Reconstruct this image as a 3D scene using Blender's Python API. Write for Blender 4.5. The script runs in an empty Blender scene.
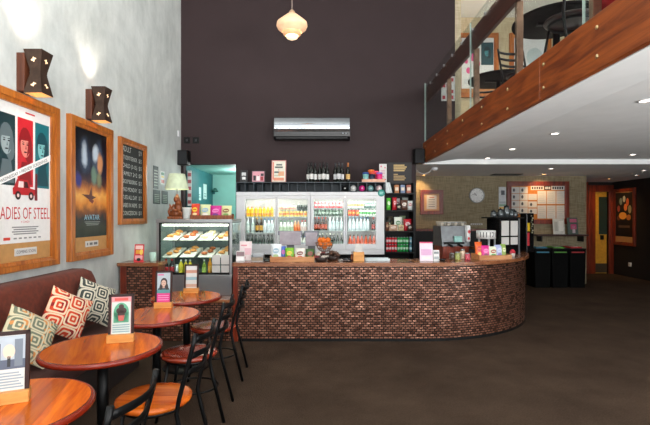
import bpy, bmesh, math, random
from mathutils import Vector, Matrix, Euler
random.seed(7)
PI = math.pi
S = bpy.context.scene
COL = S.collection

# ------------------------------------------------------------------ camera
F = 650 * 24 / 36.0            # focal length in pixels
EYE, HORIZON = 1.5, 216.0
cam_d = bpy.data.cameras.new('camera')
cam_d.lens = 24; cam_d.sensor_width = 36
cam_d.shift_y = (HORIZON - 212.5) / 650.0
cam_d.clip_start = 0.05
cam = bpy.data.objects.new('camera', cam_d); COL.objects.link(cam)
cam.location = (0, 0, EYE); cam.rotation_euler = (PI / 2, 0, 0)
S.camera = cam

# ------------------------------------------------------------------ view, world, daylight
S.view_settings.view_transform = 'Standard'
S.view_settings.look = 'None'
S.view_settings.exposure = 0.2
S.view_settings.gamma = 1.0
S.view_settings.use_curve_mapping = False
S.cycles.max_bounces = 8
S.cycles.sample_clamp_indirect = 6.0
W = bpy.data.worlds.new('sky'); S.world = W; W.use_nodes = True
W.node_tree.nodes['Background'].inputs[0].default_value = (0.86, 0.93, 1.0, 1)
W.node_tree.nodes['Background'].inputs[1].default_value = 1.0


def area(name, loc, rot, sx, sy, power, color):
    l = bpy.data.lights.new(name, 'AREA'); l.shape = 'RECTANGLE'; l.size = sx; l.size_y = sy
    l.energy = power; l.color = color
    o = bpy.data.objects.new(name, l); COL.objects.link(o)
    o.location = loc; o.rotation_euler = rot
    return o


def spot(name, loc, target, power, color, angle=70, blend=0.6, size=0.04):
    l = bpy.data.lights.new(name, 'SPOT'); l.energy = power; l.color = color
    l.spot_size = math.radians(angle); l.spot_blend = blend; l.shadow_soft_size = size
    o = bpy.data.objects.new(name, l); COL.objects.link(o); o.location = loc
    o.rotation_euler = (Vector(target) - Vector(loc)).to_track_quat('-Z', 'Y').to_euler()
    return o


def point(name, loc, power, color, size=0.05):
    l = bpy.data.lights.new(name, 'POINT'); l.energy = power; l.color = color; l.shadow_soft_size = size
    o = bpy.data.objects.new(name, l); COL.objects.link(o); o.location = loc
    return o


# daylight through the tall shop windows behind the camera
area('window_daylight', (-0.4, -2.75, 2.75), (PI / 2, 0, 0), 3.7, 4.5, 150, (1.0, 0.99, 0.98))
area('window_daylight_low', (2.9, -2.75, 1.35), (PI / 2, 0, 0), 2.3, 2.0, 75, (0.99, 0.99, 1.0))
# added side fills, low and at balcony height, to brighten left wall and soffit
area('side_fill_low', (7.3, -0.6, 1.2), (math.radians(125), 0, PI / 2), 3.6, 1.5, 210, (0.99, 0.99, 1.0))
area('side_fill_high', (7.35, -0.4, 4.5), (PI / 2, 0, PI / 2), 4.0, 1.8, 400, (0.99, 0.99, 1.0))
# sunlit pavement outside throws light up through the low window
area('pavement_bounce', (-0.4, -4.9, 0.02), (PI, 0, 0), 4.5, 3.6, 900, (1.0, 0.98, 0.95))
area('pavement_bounce_right', (4.6, -4.9, 0.02), (PI, 0, 0), 5.6, 3.6, 4800, (1.0, 0.98, 0.95))
WARM = (1.0, 0.62, 0.28)
SOFT = (1.0, 0.86, 0.68)


# ------------------------------------------------------------------ materials
def lin(c):
    return tuple((v / 12.92 if v <= 0.04045 else ((v + 0.055) / 1.055) ** 2.4) for v in c)


def hx(h):
    h = h.lstrip('#')
    return lin(tuple(int(h[i:i + 2], 16) / 255 for i in (0, 2, 4)))


def nodes(name):
    m = bpy.data.materials.new(name); m.use_nodes = True
    nt = m.node_tree
    return m, nt, nt.nodes['Principled BSDF']


def N(nt, t, **kw):
    n = nt.nodes.new(t)
    for k, v in kw.items():
        if k in ('operation', 'noise_dimensions', 'data_type', 'blend_type', 'wave_type', 'bands_direction', 'feature', 'distance'):
            setattr(n, k, v)
        else:
            n.inputs[k].default_value = v
    return n


_mc = {}


def mat(color, rough=0.5, metal=0.0, spec=0.5, var=0.12, scale=18, bump=0.0, emit=0.0, coat=0.0, sheen=0.0, name=None, emitc=None):
    """Plain procedural surface: a colour with a little noise in it."""
    key = (color, rough, metal, spec, var, scale, bump, emit, coat, sheen, emitc)
    if key in _mc:
        return _mc[key]
    c = hx(color)
    m, nt, b = nodes(name or 'surface_' + color.strip('#'))
    tc = N(nt, 'ShaderNodeTexCoord')
    no = N(nt, 'ShaderNodeTexNoise', Scale=scale, Detail=4.0)
    nt.links.new(tc.outputs['Object'], no.inputs['Vector'])
    r = N(nt, 'ShaderNodeValToRGB')
    r.color_ramp.elements[0].position = 0.3; r.color_ramp.elements[1].position = 0.7
    r.color_ramp.elements[0].color = tuple(v * (1 - var) for v in c) + (1,)
    r.color_ramp.elements[1].color = tuple(min(1, v * (1 + var)) for v in c) + (1,)
    nt.links.new(no.outputs['Fac'], r.inputs[0])
    nt.links.new(r.outputs[0], b.inputs['Base Color'])
    b.inputs['Roughness'].default_value = rough
    b.inputs['Metallic'].default_value = metal
    b.inputs['Specular IOR Level'].default_value = spec
    b.inputs['Coat Weight'].default_value = coat
    b.inputs['Coat Roughness'].default_value = 0.08
    b.inputs['Sheen Weight'].default_value = sheen
    if bump:
        bp = N(nt, 'ShaderNodeBump', Strength=bump, Distance=0.01)
        nt.links.new(no.outputs['Fac'], bp.inputs['Height']); nt.links.new(bp.outputs[0], b.inputs['Normal'])
    if emit:
        b.inputs['Emission Color'].default_value = (hx(emitc) if emitc else c) + (1,)
        b.inputs['Emission Strength'].default_value = emit
    _mc[key] = m
    return m


def wood(name, dark, light, rough=0.35, axis=0, scale=1.0, coat=0.0, planks=0.0, spec=0.5):
    m, nt, b = nodes(name)
    tc = N(nt, 'ShaderNodeTexCoord')
    mp = N(nt, 'ShaderNodeMapping')
    sc = [9.0 * scale] * 3; sc[axis] = 0.9 * scale
    mp.inputs['Scale'].default_value = sc
    nt.links.new(tc.outputs['Object'], mp.inputs['Vector'])
    no = N(nt, 'ShaderNodeTexNoise', Scale=2.2, Detail=6.0, Roughness=0.62, Distortion=0.6)
    nt.links.new(mp.outputs[0], no.inputs['Vector'])
    r = N(nt, 'ShaderNodeValToRGB')
    r.color_ramp.elements[0].position = 0.32; r.color_ramp.elements[1].position = 0.68
    r.color_ramp.elements[0].color = hx(dark) + (1,); r.color_ramp.elements[1].color = hx(light) + (1,)
    nt.links.new(no.outputs['Fac'], r.inputs[0])
    out = r.outputs[0]
    if planks:
        sp = N(nt, 'ShaderNodeSeparateXYZ'); nt.links.new(tc.outputs['Object'], sp.inputs[0])
        fl = N(nt, 'ShaderNodeMath', operation='MULTIPLY'); fl.inputs[1].default_value = planks
        nt.links.new(sp.outputs[1 if axis == 0 else 0], fl.inputs[0])
        f2 = N(nt, 'ShaderNodeMath', operation='FLOOR'); nt.links.new(fl.outputs[0], f2.inputs[0])
        wn = N(nt, 'ShaderNodeTexWhiteNoise', noise_dimensions='1D'); nt.links.new(f2.outputs[0], wn.inputs['W'])
        mr = N(nt, 'ShaderNodeMapRange'); mr.inputs['To Min'].default_value = 0.68; mr.inputs['To Max'].default_value = 1.2
        nt.links.new(wn.outputs['Value'], mr.inputs['Value'])
        mx = N(nt, 'ShaderNodeVectorMath', operation='SCALE'); nt.links.new(out, mx.inputs[0]); nt.links.new(mr.outputs[0], mx.inputs['Scale'])
        out = mx.outputs[0]
    nt.links.new(out, b.inputs['Base Color'])
    b.inputs['Roughness'].default_value = rough; b.inputs['Coat Weight'].default_value = coat
    b.inputs['Coat Roughness'].default_value = 0.12
    b.inputs['Specular IOR Level'].default_value = spec
    return m


def glass(name, tint=(1, 1, 1), refl=0.08, rough=0.01):
    """Thin clear pane: fresnel mirror over a clear, faintly tinted see-through."""
    m = bpy.data.materials.new(name); m.use_nodes = True
    nt = m.node_tree; nt.nodes.remove(nt.nodes['Principled BSDF'])
    out = nt.nodes['Material Output']
    tr = N(nt, 'ShaderNodeBsdfTransparent'); tr.inputs[0].default_value = tint + (1,)
    gl = N(nt, 'ShaderNodeBsdfGlossy'); gl.inputs['Roughness'].default_value = rough
    lw = N(nt, 'ShaderNodeLayerWeight', Blend=0.5)
    pw = N(nt, 'ShaderNodeMath', operation='POWER'); pw.inputs[1].default_value = 5.0
    nt.links.new(lw.outputs['Facing'], pw.inputs[0])
    mr = N(nt, 'ShaderNodeMath', operation='MULTIPLY_ADD'); mr.inputs[1].default_value = 0.9 - refl / 2; mr.inputs[2].default_value = refl / 2
    nt.links.new(pw.outputs[0], mr.inputs[0])
    mx = N(nt, 'ShaderNodeMixShader')
    nt.links.new(mr.outputs[0], mx.inputs[0]); nt.links.new(tr.outputs[0], mx.inputs[1]); nt.links.new(gl.outputs[0], mx.inputs[2])
    nt.links.new(mx.outputs[0], out.inputs['Surface'])
    return m


def plaster():
    m, nt, b = nodes('grey_trowelled_plaster')
    tc = N(nt, 'ShaderNodeTexCoord')
    n1 = N(nt, 'ShaderNodeTexNoise', Scale=0.9, Detail=8.0, Roughness=0.65, Distortion=0.8)
    mp = N(nt, 'ShaderNodeMapping'); mp.inputs['Scale'].default_value = (1, 2.2, 1.0)
    n2 = N(nt, 'ShaderNodeTexNoise', Scale=1.8, Detail=6.0, Roughness=0.7)
    nt.links.new(tc.outputs['Object'], n1.inputs['Vector']); nt.links.new(tc.outputs['Object'], mp.inputs['Vector']); nt.links.new(mp.outputs[0], n2.inputs['Vector'])
    ad = N(nt, 'ShaderNodeMath', operation='ADD'); nt.links.new(n1.outputs['Fac'], ad.inputs[0]); nt.links.new(n2.outputs['Fac'], ad.inputs[1])
    hf = N(nt, 'ShaderNodeMath', operation='MULTIPLY'); hf.inputs[1].default_value = 0.5; nt.links.new(ad.outputs[0], hf.inputs[0])
    r = N(nt, 'ShaderNodeValToRGB'); e = r.color_ramp.elements
    e[0].position = 0.34; e[1].position = 0.66
    e[0].color = hx('#a8adaa') + (1,); e[1].color = hx('#d6d9d5') + (1,)
    nt.links.new(hf.outputs[0], r.inputs[0]); nt.links.new(r.outputs[0], b.inputs['Base Color'])
    b.inputs['Roughness'].default_value = 0.75
    return m


def mosaic():
    """Small glossy bronze bricks laid on the UV of the counter front."""
    m, nt, b = nodes('bronze_mosaic_tile')
    uv = N(nt, 'ShaderNodeUVMap')
    br = N(nt, 'ShaderNodeTexBrick', Scale=1.0)
    br.inputs['Brick Width'].default_value = 0.053; br.inputs['Row Height'].default_value = 0.0285
    br.inputs['Mortar Size'].default_value = 0.006; br.inputs['Mortar Smooth'].default_value = 0.2
    br.inputs['Color1'].default_value = (0, 0, 0, 1); br.inputs['Color2'].default_value = (1, 1, 1, 1)
    br.inputs['Mortar'].default_value = (0.5, 0.5, 0.5, 1)
    nt.links.new(uv.outputs[0], br.inputs['Vector'])
    r = N(nt, 'ShaderNodeValToRGB'); e = r.color_ramp.elements
    e[0].color = hx('#7c5140') + (1,); e[1].color = hx('#b07f68') + (1,)
    e.new(0.5).color = hx('#946450') + (1,)
    nt.links.new(br.outputs['Color'], r.inputs[0])
    mx = N(nt, 'ShaderNodeMix', data_type='RGBA')
    nt.links.new(br.outputs['Fac'], mx.inputs[0]); nt.links.new(r.outputs[0], mx.inputs[6]); mx.inputs[7].default_value = hx('#0c0806') + (1,)
    nt.links.new(mx.outputs[2], b.inputs['Base Color'])
    b.inputs['Metallic'].default_value = 0.6
    mr = N(nt, 'ShaderNodeMapRange'); mr.inputs['To Min'].default_value = 0.22; mr.inputs['To Max'].default_value = 0.42
    nt.links.new(br.outputs['Color'], mr.inputs['Value']); nt.links.new(mr.outputs[0], b.inputs['Roughness'])
    no = N(nt, 'ShaderNodeTexNoise', Scale=26.0, Detail=2.0); nt.links.new(uv.outputs[0], no.inputs['Vector'])
    sb = N(nt, 'ShaderNodeMath', operation='SUBTRACT'); nt.links.new(no.outputs['Fac'], sb.inputs[0]); nt.links.new(br.outputs['Fac'], sb.inputs[1])
    bp = N(nt, 'ShaderNodeBump', Strength=0.5, Distance=0.004); nt.links.new(sb.outputs[0], bp.inputs['Height'])
    # every little brick is set at its own slight tilt
    wn = N(nt, 'ShaderNodeTexWhiteNoise', noise_dimensions='1D'); nt.links.new(br.outputs['Color'], wn.inputs['W'])
    ce = N(nt, 'ShaderNodeVectorMath', operation='SUBTRACT'); nt.links.new(wn.outputs['Color'], ce.inputs[0]); ce.inputs[1].default_value = (0.5, 0.5, 0.5)
    sc = N(nt, 'ShaderNodeVectorMath', operation='SCALE'); nt.links.new(ce.outputs[0], sc.inputs[0]); sc.inputs['Scale'].default_value = 0.2
    an = N(nt, 'ShaderNodeVectorMath', operation='ADD'); nt.links.new(bp.outputs[0], an.inputs[0]); nt.links.new(sc.outputs[0], an.inputs[1])
    nz = N(nt, 'ShaderNodeVectorMath', operation='NORMALIZE'); nt.links.new(an.outputs[0], nz.inputs[0])
    nt.links.new(nz.outputs[0], b.inputs['Normal'])
    return m


def carpet():
    m, nt, b = nodes('dark_brown_carpet')
    tc = N(nt, 'ShaderNodeTexCoord')
    n1 = N(nt, 'ShaderNodeTexNoise', Scale=1.6, Detail=5.0, Roughness=0.65)
    n2 = N(nt, 'ShaderNodeTexNoise', Scale=90.0, Detail=2.0)
    for n in (n1, n2):
        nt.links.new(tc.outputs['Object'], n.inputs['Vector'])
    ad = N(nt, 'ShaderNodeMath', operation='ADD'); nt.links.new(n1.outputs['Fac'], ad.inputs[0]); nt.links.new(n2.outputs['Fac'], ad.inputs[1])
    hf = N(nt, 'ShaderNodeMath', operation='MULTIPLY'); hf.inputs[1].default_value = 0.5; nt.links.new(ad.outputs[0], hf.inputs[0])
    r = N(nt, 'ShaderNodeValToRGB'); e = r.color_ramp.elements
    e[0].position = 0.35; e[1].position = 0.65
    e[0].color = hx('#33271f') + (1,); e[1].color = hx('#4e3f33') + (1,)
    nt.links.new(hf.outputs[0], r.inputs[0]); nt.links.new(r.outputs[0], b.inputs['Base Color'])
    b.inputs['Roughness'].default_value = 1.0; b.inputs['Specular IOR Level'].default_value = 0.1
    bp = N(nt, 'ShaderNodeBump', Strength=0.5, Distance=0.01); nt.links.new(n2.outputs['Fac'], bp.inputs['Height']); nt.links.new(bp.outputs[0], b.inputs['Normal'])
    return m


def weave(name, dark, light):
    m, nt, b = nodes(name)
    tc = N(nt, 'ShaderNodeTexCoord')
    mp = N(nt, 'ShaderNodeMapping'); mp.inputs['Scale'].default_value = (30, 30, 3)
    mp2 = N(nt, 'ShaderNodeMapping'); mp2.inputs['Scale'].default_value = (3, 3, 30)
    a = N(nt, 'ShaderNodeTexNoise', Scale=1.5, Detail=3.0); c = N(nt, 'ShaderNodeTexNoise', Scale=1.5, Detail=3.0)
    nt.links.new(tc.outputs['Object'], mp.inputs[0]); nt.links.new(tc.outputs['Object'], mp2.inputs[0])
    nt.links.new(mp.outputs[0], a.inputs['Vector']); nt.links.new(mp2.outputs[0], c.inputs['Vector'])
    ad = N(nt, 'ShaderNodeMath', operation='ADD'); nt.links.new(a.outputs['Fac'], ad.inputs[0]); nt.links.new(c.outputs['Fac'], ad.inputs[1])
    hf = N(nt, 'ShaderNodeMath', operation='MULTIPLY'); hf.inputs[1].default_value = 0.5; nt.links.new(ad.outputs[0], hf.inputs[0])
    r = N(nt, 'ShaderNodeValToRGB'); e = r.color_ramp.elements
    e[0].position = 0.4; e[1].position = 0.6; e[0].color = hx(dark) + (1,); e[1].color = hx(light) + (1,)
    nt.links.new(hf.outputs[0], r.inputs[0]); nt.links.new(r.outputs[0], b.inputs['Base Color'])
    b.inputs['Roughness'].default_value = 0.9
    return m


def maze(name, ground, line, n=3.2, rings=2.5, third=None):
    """Printed cushion cloth: nested squares in staggered rows."""
    m, nt, b = nodes(name)
    uv = N(nt, 'ShaderNodeUVMap')
    sp = N(nt, 'ShaderNodeSeparateXYZ'); nt.links.new(uv.outputs[0], sp.inputs[0])

    def ma(op, a, v=None):
        q = N(nt, 'ShaderNodeMath', operation=op)
        if isinstance(a, (int, float)): q.inputs[0].default_value = a
        else: nt.links.new(a, q.inputs[0])
        if v is not None:
            if isinstance(v, (int, float)): q.inputs[1].default_value = v
            else: nt.links.new(v, q.inputs[1])
        return q.outputs[0]
    x = ma('MULTIPLY', sp.outputs[0], n); y = ma('MULTIPLY', sp.outputs[1], n)
    row = ma('FLOOR', x)
    y2 = ma('ADD', y, ma('MULTIPLY', row, 0.5))
    fx = ma('ABSOLUTE', ma('SUBTRACT', ma('FRACT', x), 0.5)); fy = ma('ABSOLUTE', ma('SUBTRACT', ma('FRACT', y2), 0.5))
    d = ma('POWER', ma('ADD', ma('POWER', fx, 6.0), ma('POWER', fy, 6.0)), 1 / 6.0)
    s = ma('GREATER_THAN', ma('FRACT', ma('ADD', ma('MULTIPLY', d, rings * 2), 0.1)), 0.45)
    mx = N(nt, 'ShaderNodeMix', data_type='RGBA'); nt.links.new(s, mx.inputs[0])
    mx.inputs[6].default_value = hx(ground) + (1,); mx.inputs[7].default_value = hx(line) + (1,)
    out = mx.outputs[2]
    if third:
        wn = N(nt, 'ShaderNodeTexNoise', Scale=5.0); nt.links.new(uv.outputs[0], wn.inputs['Vector'])
        g = ma('GREATER_THAN', wn.outputs['Fac'], 0.55)
        m3 = N(nt, 'ShaderNodeMix', data_type='RGBA'); nt.links.new(ma('MULTIPLY', g, s), m3.inputs[0])
        nt.links.new(out, m3.inputs[6]); m3.inputs[7].default_value = hx(third) + (1,)
        out = m3.outputs[2]
    nt.links.new(out, b.inputs['Base Color']); b.inputs['Roughness'].default_value = 0.85
    return m


M_PLASTER = plaster(); M_MOSAIC = mosaic(); M_CARPET = carpet()
M_DARKWALL = mat('#342829', 0.65, spec=0.22, var=0.06, scale=3, name='aubergine_paint')
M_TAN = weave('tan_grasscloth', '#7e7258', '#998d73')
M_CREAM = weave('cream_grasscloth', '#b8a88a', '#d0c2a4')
M_WHITE = mat('#ecefef', 0.7, var=0.03, scale=4, name='white_ceiling_paint')
M_DARKSIDE = mat('#161210', 0.7, var=0.1, name='near_black_paint')
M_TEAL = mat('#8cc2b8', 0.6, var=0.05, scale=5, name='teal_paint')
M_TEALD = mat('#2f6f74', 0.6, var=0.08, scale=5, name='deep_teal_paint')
M_FASCIA = wood('red_gum_board', '#59240c', '#a2521f', 0.36, axis=1, scale=0.9)
M_RAIL = wood('dark_stained_board', '#38180d', '#5c2a1a', 0.45, axis=1)
M_FRAME = wood('honey_frame_timber', '#84420f', '#c2722a', 0.36, axis=2, scale=1.2)
M_REDWOOD = wood('red_brown_timber', '#521809', '#8a3214', 0.35, axis=2)
M_TOP = wood('glossy_table_timber', '#a5380a', '#e27316', 0.18, axis=1, coat=0.0, planks=11, spec=0.35)
M_EDGE = mat('#7a1f0b', 0.25, name='red_lacquer_edge')
M_SEATW = wood('lacquered_seat_timber', '#a03a0a', '#de7018', 0.22, axis=1, coat=0.0, planks=9, spec=0.35)
M_SEATR = wood('red_lacquered_seat_timber', '#6a1c10', '#a33a1e', 0.18, axis=1, coat=0.4, planks=9)
M_BLOCK = wood('pale_block_timber', '#c07a34', '#dea25a', 0.45, axis=0)
M_COUNTER = wood('brown_bar_top_timber', '#6b3c24', '#a06845', 0.25, axis=0, coat=0.2)
M_TRAYW = wood('light_tray_timber', '#a8683a', '#cc9460', 0.5, axis=0)
M_CARVE = wood('carved_timber', '#5e2a12', '#9a5426', 0.45, axis=2, scale=2)
M_STEEL = mat('#08090a', 0.36, spec=0.22, name='black_powder_coat')
M_BLACK = mat('#0d0d0d', 0.5, spec=0.25, name='matt_black')
M_GLOSSBLACK = mat('#0c0c0d', 0.18, name='gloss_black')
M_CHROME = mat('#a6a9ab', 0.36, metal=1.0, var=0.03, name='brushed_steel')
M_BRONZE = mat('#8c6e5a', 0.35, metal=0.8, var=0.35, scale=12, name='worn_bronze_tube')
M_COPPER = mat('#46342a', 0.4, metal=0.5, var=0.3, name='dark_pressed_copper')
M_FWHITE = mat('#dcdcde', 0.4, var=0.02, name='white_enamel')
M_PAPER = mat('#cfcdc9', 0.7, var=0.03, name='white_paper')
M_RACK = mat('#39434a', 0.5, var=0.08, name='slate_painted_board')
M_SOFA = mat('#642510', 0.85, var=0.25, scale=25, sheen=0.05, name='red_brown_velvet')
M_SEATV = mat('#3a1a14', 0.8, var=0.2, scale=25, name='dark_seat_vinyl')
M_GLASS = glass('clear_pane'); M_DOORGLASS = glass('fridge_door_pane', (0.97, 1.0, 0.99), 0.025)
M_CASEGLASS = glass('display_case_pane', (0.93, 0.99, 0.97), 0.035)
M_BALGLASS = glass('balustrade_pane', (0.93, 0.96, 0.95), 0.03)


# ------------------------------------------------------------------ mesh building
class MB:
    def __init__(self):
        self.v = []; self.f = []; self.mi = []; self.sm = []; self.mats = []; self.uv = []

    def mat_i(self, m):
        if m not in self.mats: self.mats.append(m)
        return self.mats.index(m)

    def add(self, vs, fs, m, smooth=False, T=None, uvs=None):
        o = len(self.v); k = self.mat_i(m)
        for p in vs:
            p = Vector(p)
            self.v.append(tuple(T @ p if T else p))
        for i, f in enumerate(fs):
            self.f.append(tuple(o + j for j in f)); self.mi.append(k); self.sm.append(smooth)
            self.uv.append(uvs[i] if uvs else None)
        return self

    def box(self, x0, x1, y0, y1, z0, z1, m, bev=0.0, T=None, seg=2):
        bm = bmesh.new(); bmesh.ops.create_cube(bm, size=1.0)
        for v in bm.verts:
            v.co = Vector(((x0 + x1) / 2 + v.co.x * (x1 - x0), (y0 + y1) / 2 + v.co.y * (y1 - y0), (z0 + z1) / 2 + v.co.z * (z1 - z0)))
        if bev:
            bmesh.ops.bevel(bm, geom=list(bm.edges), offset=bev, segments=seg, affect='EDGES', profile=0.5)
        bm.verts.index_update()
        self.add([v.co.copy() for v in bm.verts], [[v.index for v in f.verts] for f in bm.faces], m, bool(bev) and seg > 2, T)
        bm.free(); return self

    def quad(self, a, b, c, d, m, T=None):
        return self.add([a, b, c, d], [(0, 1, 2, 3)], m, False, T)

    def rect(self, x0, x1, z0, z1, y, m, T=None):         # a face towards -Y
        return self.add([(x0, y, z0), (x1, y, z0), (x1, y, z1), (x0, y, z1)], [(0, 1, 2, 3)], m, False, T)

    def ell(self, cx, cz, rx, rz, y, m, n=20, rot=0.0, T=None):
        c, s = math.cos(rot), math.sin(rot)
        vs = []
        for i in range(n):
            a = 2 * PI * i / n; u, w = rx * math.cos(a), rz * math.sin(a)
            vs.append((cx + u * c - w * s, y, cz + u * s + w * c))
        return self.add(vs, [tuple(range(n))], m, False, T)

    def poly(self, pts, y, m, T=None):                     # polygon in XZ facing -Y (counter-clockwise)
        return self.add([(x, y, z) for x, z in pts], [tuple(range(len(pts)))], m, False, T)

    def prism(self, pts, z0, z1, m, T=None, smooth=False):  # outline in XY, pulled up in Z
        n = len(pts)
        vs = [(x, y, z0) for x, y in pts] + [(x, y, z1) for x, y in pts]
        fs = [tuple(reversed(range(n))), tuple(range(n, 2 * n))] + [(i, (i + 1) % n, n + (i + 1) % n, n + i) for i in range(n)]
        return self.add(vs, fs, m, smooth, T)

    def lathe(self, prof, m, seg=24, T=None, smooth=True, caps=True):
        vs = []; fs = []
        for r, z in prof:
            for i in range(seg):
                a = 2 * PI * i / seg; vs.append((r * math.cos(a), r * math.sin(a), z))
        for j in range(len(prof) - 1):
            for i in range(seg):
                k = (i + 1) % seg
                fs.append((j * seg + i, j * seg + k, (j + 1) * seg + k, (j + 1) * seg + i))
        if caps:
            fs.append(tuple(reversed(range(seg)))); fs.append(tuple((len(prof) - 1) * seg + i for i in range(seg)))
        return self.add(vs, fs, m, smooth, T)

    def tube(self, pts, r, m, seg=10, T=None, flat=None, closed=False):
        pts = [Vector(p) for p in pts]; n = len(pts); vs = []; fs = []
        up0 = None
        for i, p in enumerate(pts):
            if closed: d = (pts[(i + 1) % n] - pts[i - 1])
            else: d = pts[min(i + 1, n - 1)] - pts[max(i - 1, 0)]
            d.normalize()
            up = Vector((0, 0, 1)) if abs(d.z) < 0.9 else Vector((1, 0, 0))
            if up0 is not None and not flat: up = up0
            a = d.cross(up).normalized(); b = a.cross(d).normalized(); up0 = b
            rr = r[i] if isinstance(r, (list, tuple)) else r
            ra, rb = (rr, rr) if flat is None else flat
            for k in range(seg):
                t = 2 * PI * k / seg
                vs.append(p + a * (ra * math.cos(t)) + b * (rb * math.sin(t)))
        rng = n if closed else n - 1
        for i in range(rng):
            for k in range(seg):
                q = (k + 1) % seg; j = (i + 1) % n
                fs.append((i * seg + k, i * seg + q, j * seg + q, j * seg + k))
        if not closed:
            fs.append(tuple(reversed(range(seg)))); fs.append(tuple((n - 1) * seg + k for k in range(seg)))
        return self.add(vs, fs, m, True, T)

    def cyl(self, p0, p1, r, m, r1=None, seg=14, T=None):
        return self.tube([p0, p1], [r, r if r1 is None else r1], m, seg, T)

    def ball(self, c, r, m, sq=(1, 1, 1), seg=14, rings=9, T=None):
        vs = []; fs = []
        for j in range(rings + 1):
            t = PI * j / rings
            for i in range(seg):
                a = 2 * PI * i / seg
                vs.append((c[0] + sq[0] * r * math.sin(t) * math.cos(a), c[1] + sq[1] * r * math.sin(t) * math.sin(a), c[2] - sq[2] * r * math.cos(t)))
        for j in range(rings):
            for i in range(seg):
                k = (i + 1) % seg
                fs.append((j * seg + i, j * seg + k, (j + 1) * seg + k, (j + 1) * seg + i))
        return self.add(vs, fs, m, True, T)

    def text(self, s, cx, z, h, y, m, width=None, left=False, rot=0.0, T=None):
        """Letters in the XZ plane facing -Y, capital height h, centred on cx, baseline z."""
        vs, fs = letters(s)
        if not vs: return self
        w = max(p[0] for p in vs) - min(p[0] for p in vs); x0 = min(p[0] for p in vs)
        sz = h / 0.70; sx = sz if width is None else width / max(w, 1e-6)
        c, sn = math.cos(rot), math.sin(rot)
        out = []
        for px, pz in vs:
            u = (px - x0) * sx - (0 if left else w * sx / 2); q = pz * sz
            out.append((cx + u * c - q * sn, y, z + u * sn + q * c))
        return self.add(out, fs, m, False, T)

    def build(self, name, parent=None, loc=(0, 0, 0), rot=(0, 0, 0)):
        me = bpy.data.meshes.new(name)
        me.from_pydata(self.v, [], self.f)
        for m in self.mats: me.materials.append(m)
        me.polygons.foreach_set('material_index', self.mi)
        me.polygons.foreach_set('use_smooth', self.sm)
        if any(u for u in self.uv):
            l = me.uv_layers.new(name='UVMap')
            for p, u in zip(me.polygons, self.uv):
                if u:
                    for li, c in zip(p.loop_indices, u): l.data[li].uv = c
        me.update()
        o = bpy.data.objects.new(name, me); COL.objects.link(o)
        o.location = loc; o.rotation_euler = rot
        if parent: o.parent = parent
        return o


_lt = {}


def letters(s):
    if s not in _lt:
        cu = bpy.data.curves.new('lettering', 'FONT'); cu.body = s; cu.resolution_u = 2
        o = bpy.data.objects.new('lettering', cu); COL.objects.link(o)
        dg = bpy.context.evaluated_depsgraph_get()
        me = bpy.data.meshes.new_from_object(o.evaluated_get(dg))
        _lt[s] = ([(v.co.x, v.co.y) for v in me.vertices], [tuple(p.vertices) for p in me.polygons])
        bpy.data.objects.remove(o); bpy.data.curves.remove(cu); bpy.data.meshes.remove(me)
    return _lt[s]


def tag(o, label, cat, group=None, kind=None):
    o['label'] = label; o['category'] = cat
    if group: o['group'] = group
    if kind: o['kind'] = kind
    return o


def thing(name, label, cat, loc=(0, 0, 0), rz=0.0, group=None):
    o = bpy.data.objects.new(name, None); COL.objects.link(o); o.empty_display_size = 0.1
    o.location = loc; o.rotation_euler = (0, 0, rz)
    return tag(o, label, cat, group)


def struct(o):
    o['kind'] = 'structure'; return o


def copy_tree(o, loc=None, rz=None, label=None, group=None, parent=None):
    c = o.copy(); COL.objects.link(c)
    if parent: c.parent = parent
    for ch in list(o.children): copy_tree(ch, parent=c)
    if loc is not None: c.location = loc
    if rz is not None: c.rotation_euler = (0, 0, rz)
    if label: c['label'] = label
    if group: c['group'] = group
    return c


def dup(o, loc, label=None, group=None, rz=None, s=None):
    c = o.copy(); COL.objects.link(c); c.location = loc
    if label: c['label'] = label
    if group: c['group'] = group
    if rz is not None: c.rotation_euler = (0, 0, rz)
    if s: c.scale = s
    return c


def X(px, d): return (px - 325) / F * d
def Z(py, d): return EYE - (py - HORIZON) / F * d


XL, YB, YT = -2.47, 7.43, 9.6            # left wall, dark back wall, tan wall under the balcony
XR = 7.50
def YL(px): return -XL * F / (325 - px)  # depth of a pixel column on the left wall

# ------------------------------------------------------------------ room shell
struct(MB().box(XL - 0.2, XR + 0.2, -3.0, 11.6, -0.1, 0.0, M_CARPET).build('floor'))
struct(MB().box(XL - 0.15, XL, -3.0, YB + 0.15, 0, 5.9, M_PLASTER).build('wall_left'))
w = MB()
w.box(-1.53, 1.56, YB, YB + 0.15, 0, 2.41, M_DARKWALL)
w.box(XL, -1.53, YB, YB + 0.15, 2.392, 2.41, M_DARKWALL)
w.box(XL, -2.425, YB, YB + 0.15, 0, 2.392, M_DARKWALL)
w.box(XL, 1.68, YB, YB + 0.15, 2.41, 5.9, M_DARKWALL)
w.box(1.68, 2.23, YB, YB + 0.15, 2.75, 5.9, M_DARKWALL)
struct(w.build('wall_back'))
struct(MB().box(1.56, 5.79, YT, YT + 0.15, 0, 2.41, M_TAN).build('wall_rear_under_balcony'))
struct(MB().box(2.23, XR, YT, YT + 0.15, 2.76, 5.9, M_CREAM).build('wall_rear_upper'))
struct(MB().box(2.23, 2.38, YB + 0.15, YT, 2.76, 5.9, M_CREAM).build('wall_upper_side'))
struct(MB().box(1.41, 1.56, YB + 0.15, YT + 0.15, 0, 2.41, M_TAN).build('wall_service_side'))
w = MB().box(XR, XR + 0.15, 2.0, 11.6, 0, 5.9, M_DARKSIDE).box(XR, XR + 0.15, -3.0, -2.5, 0, 5.9, M_DARKSIDE)
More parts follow.
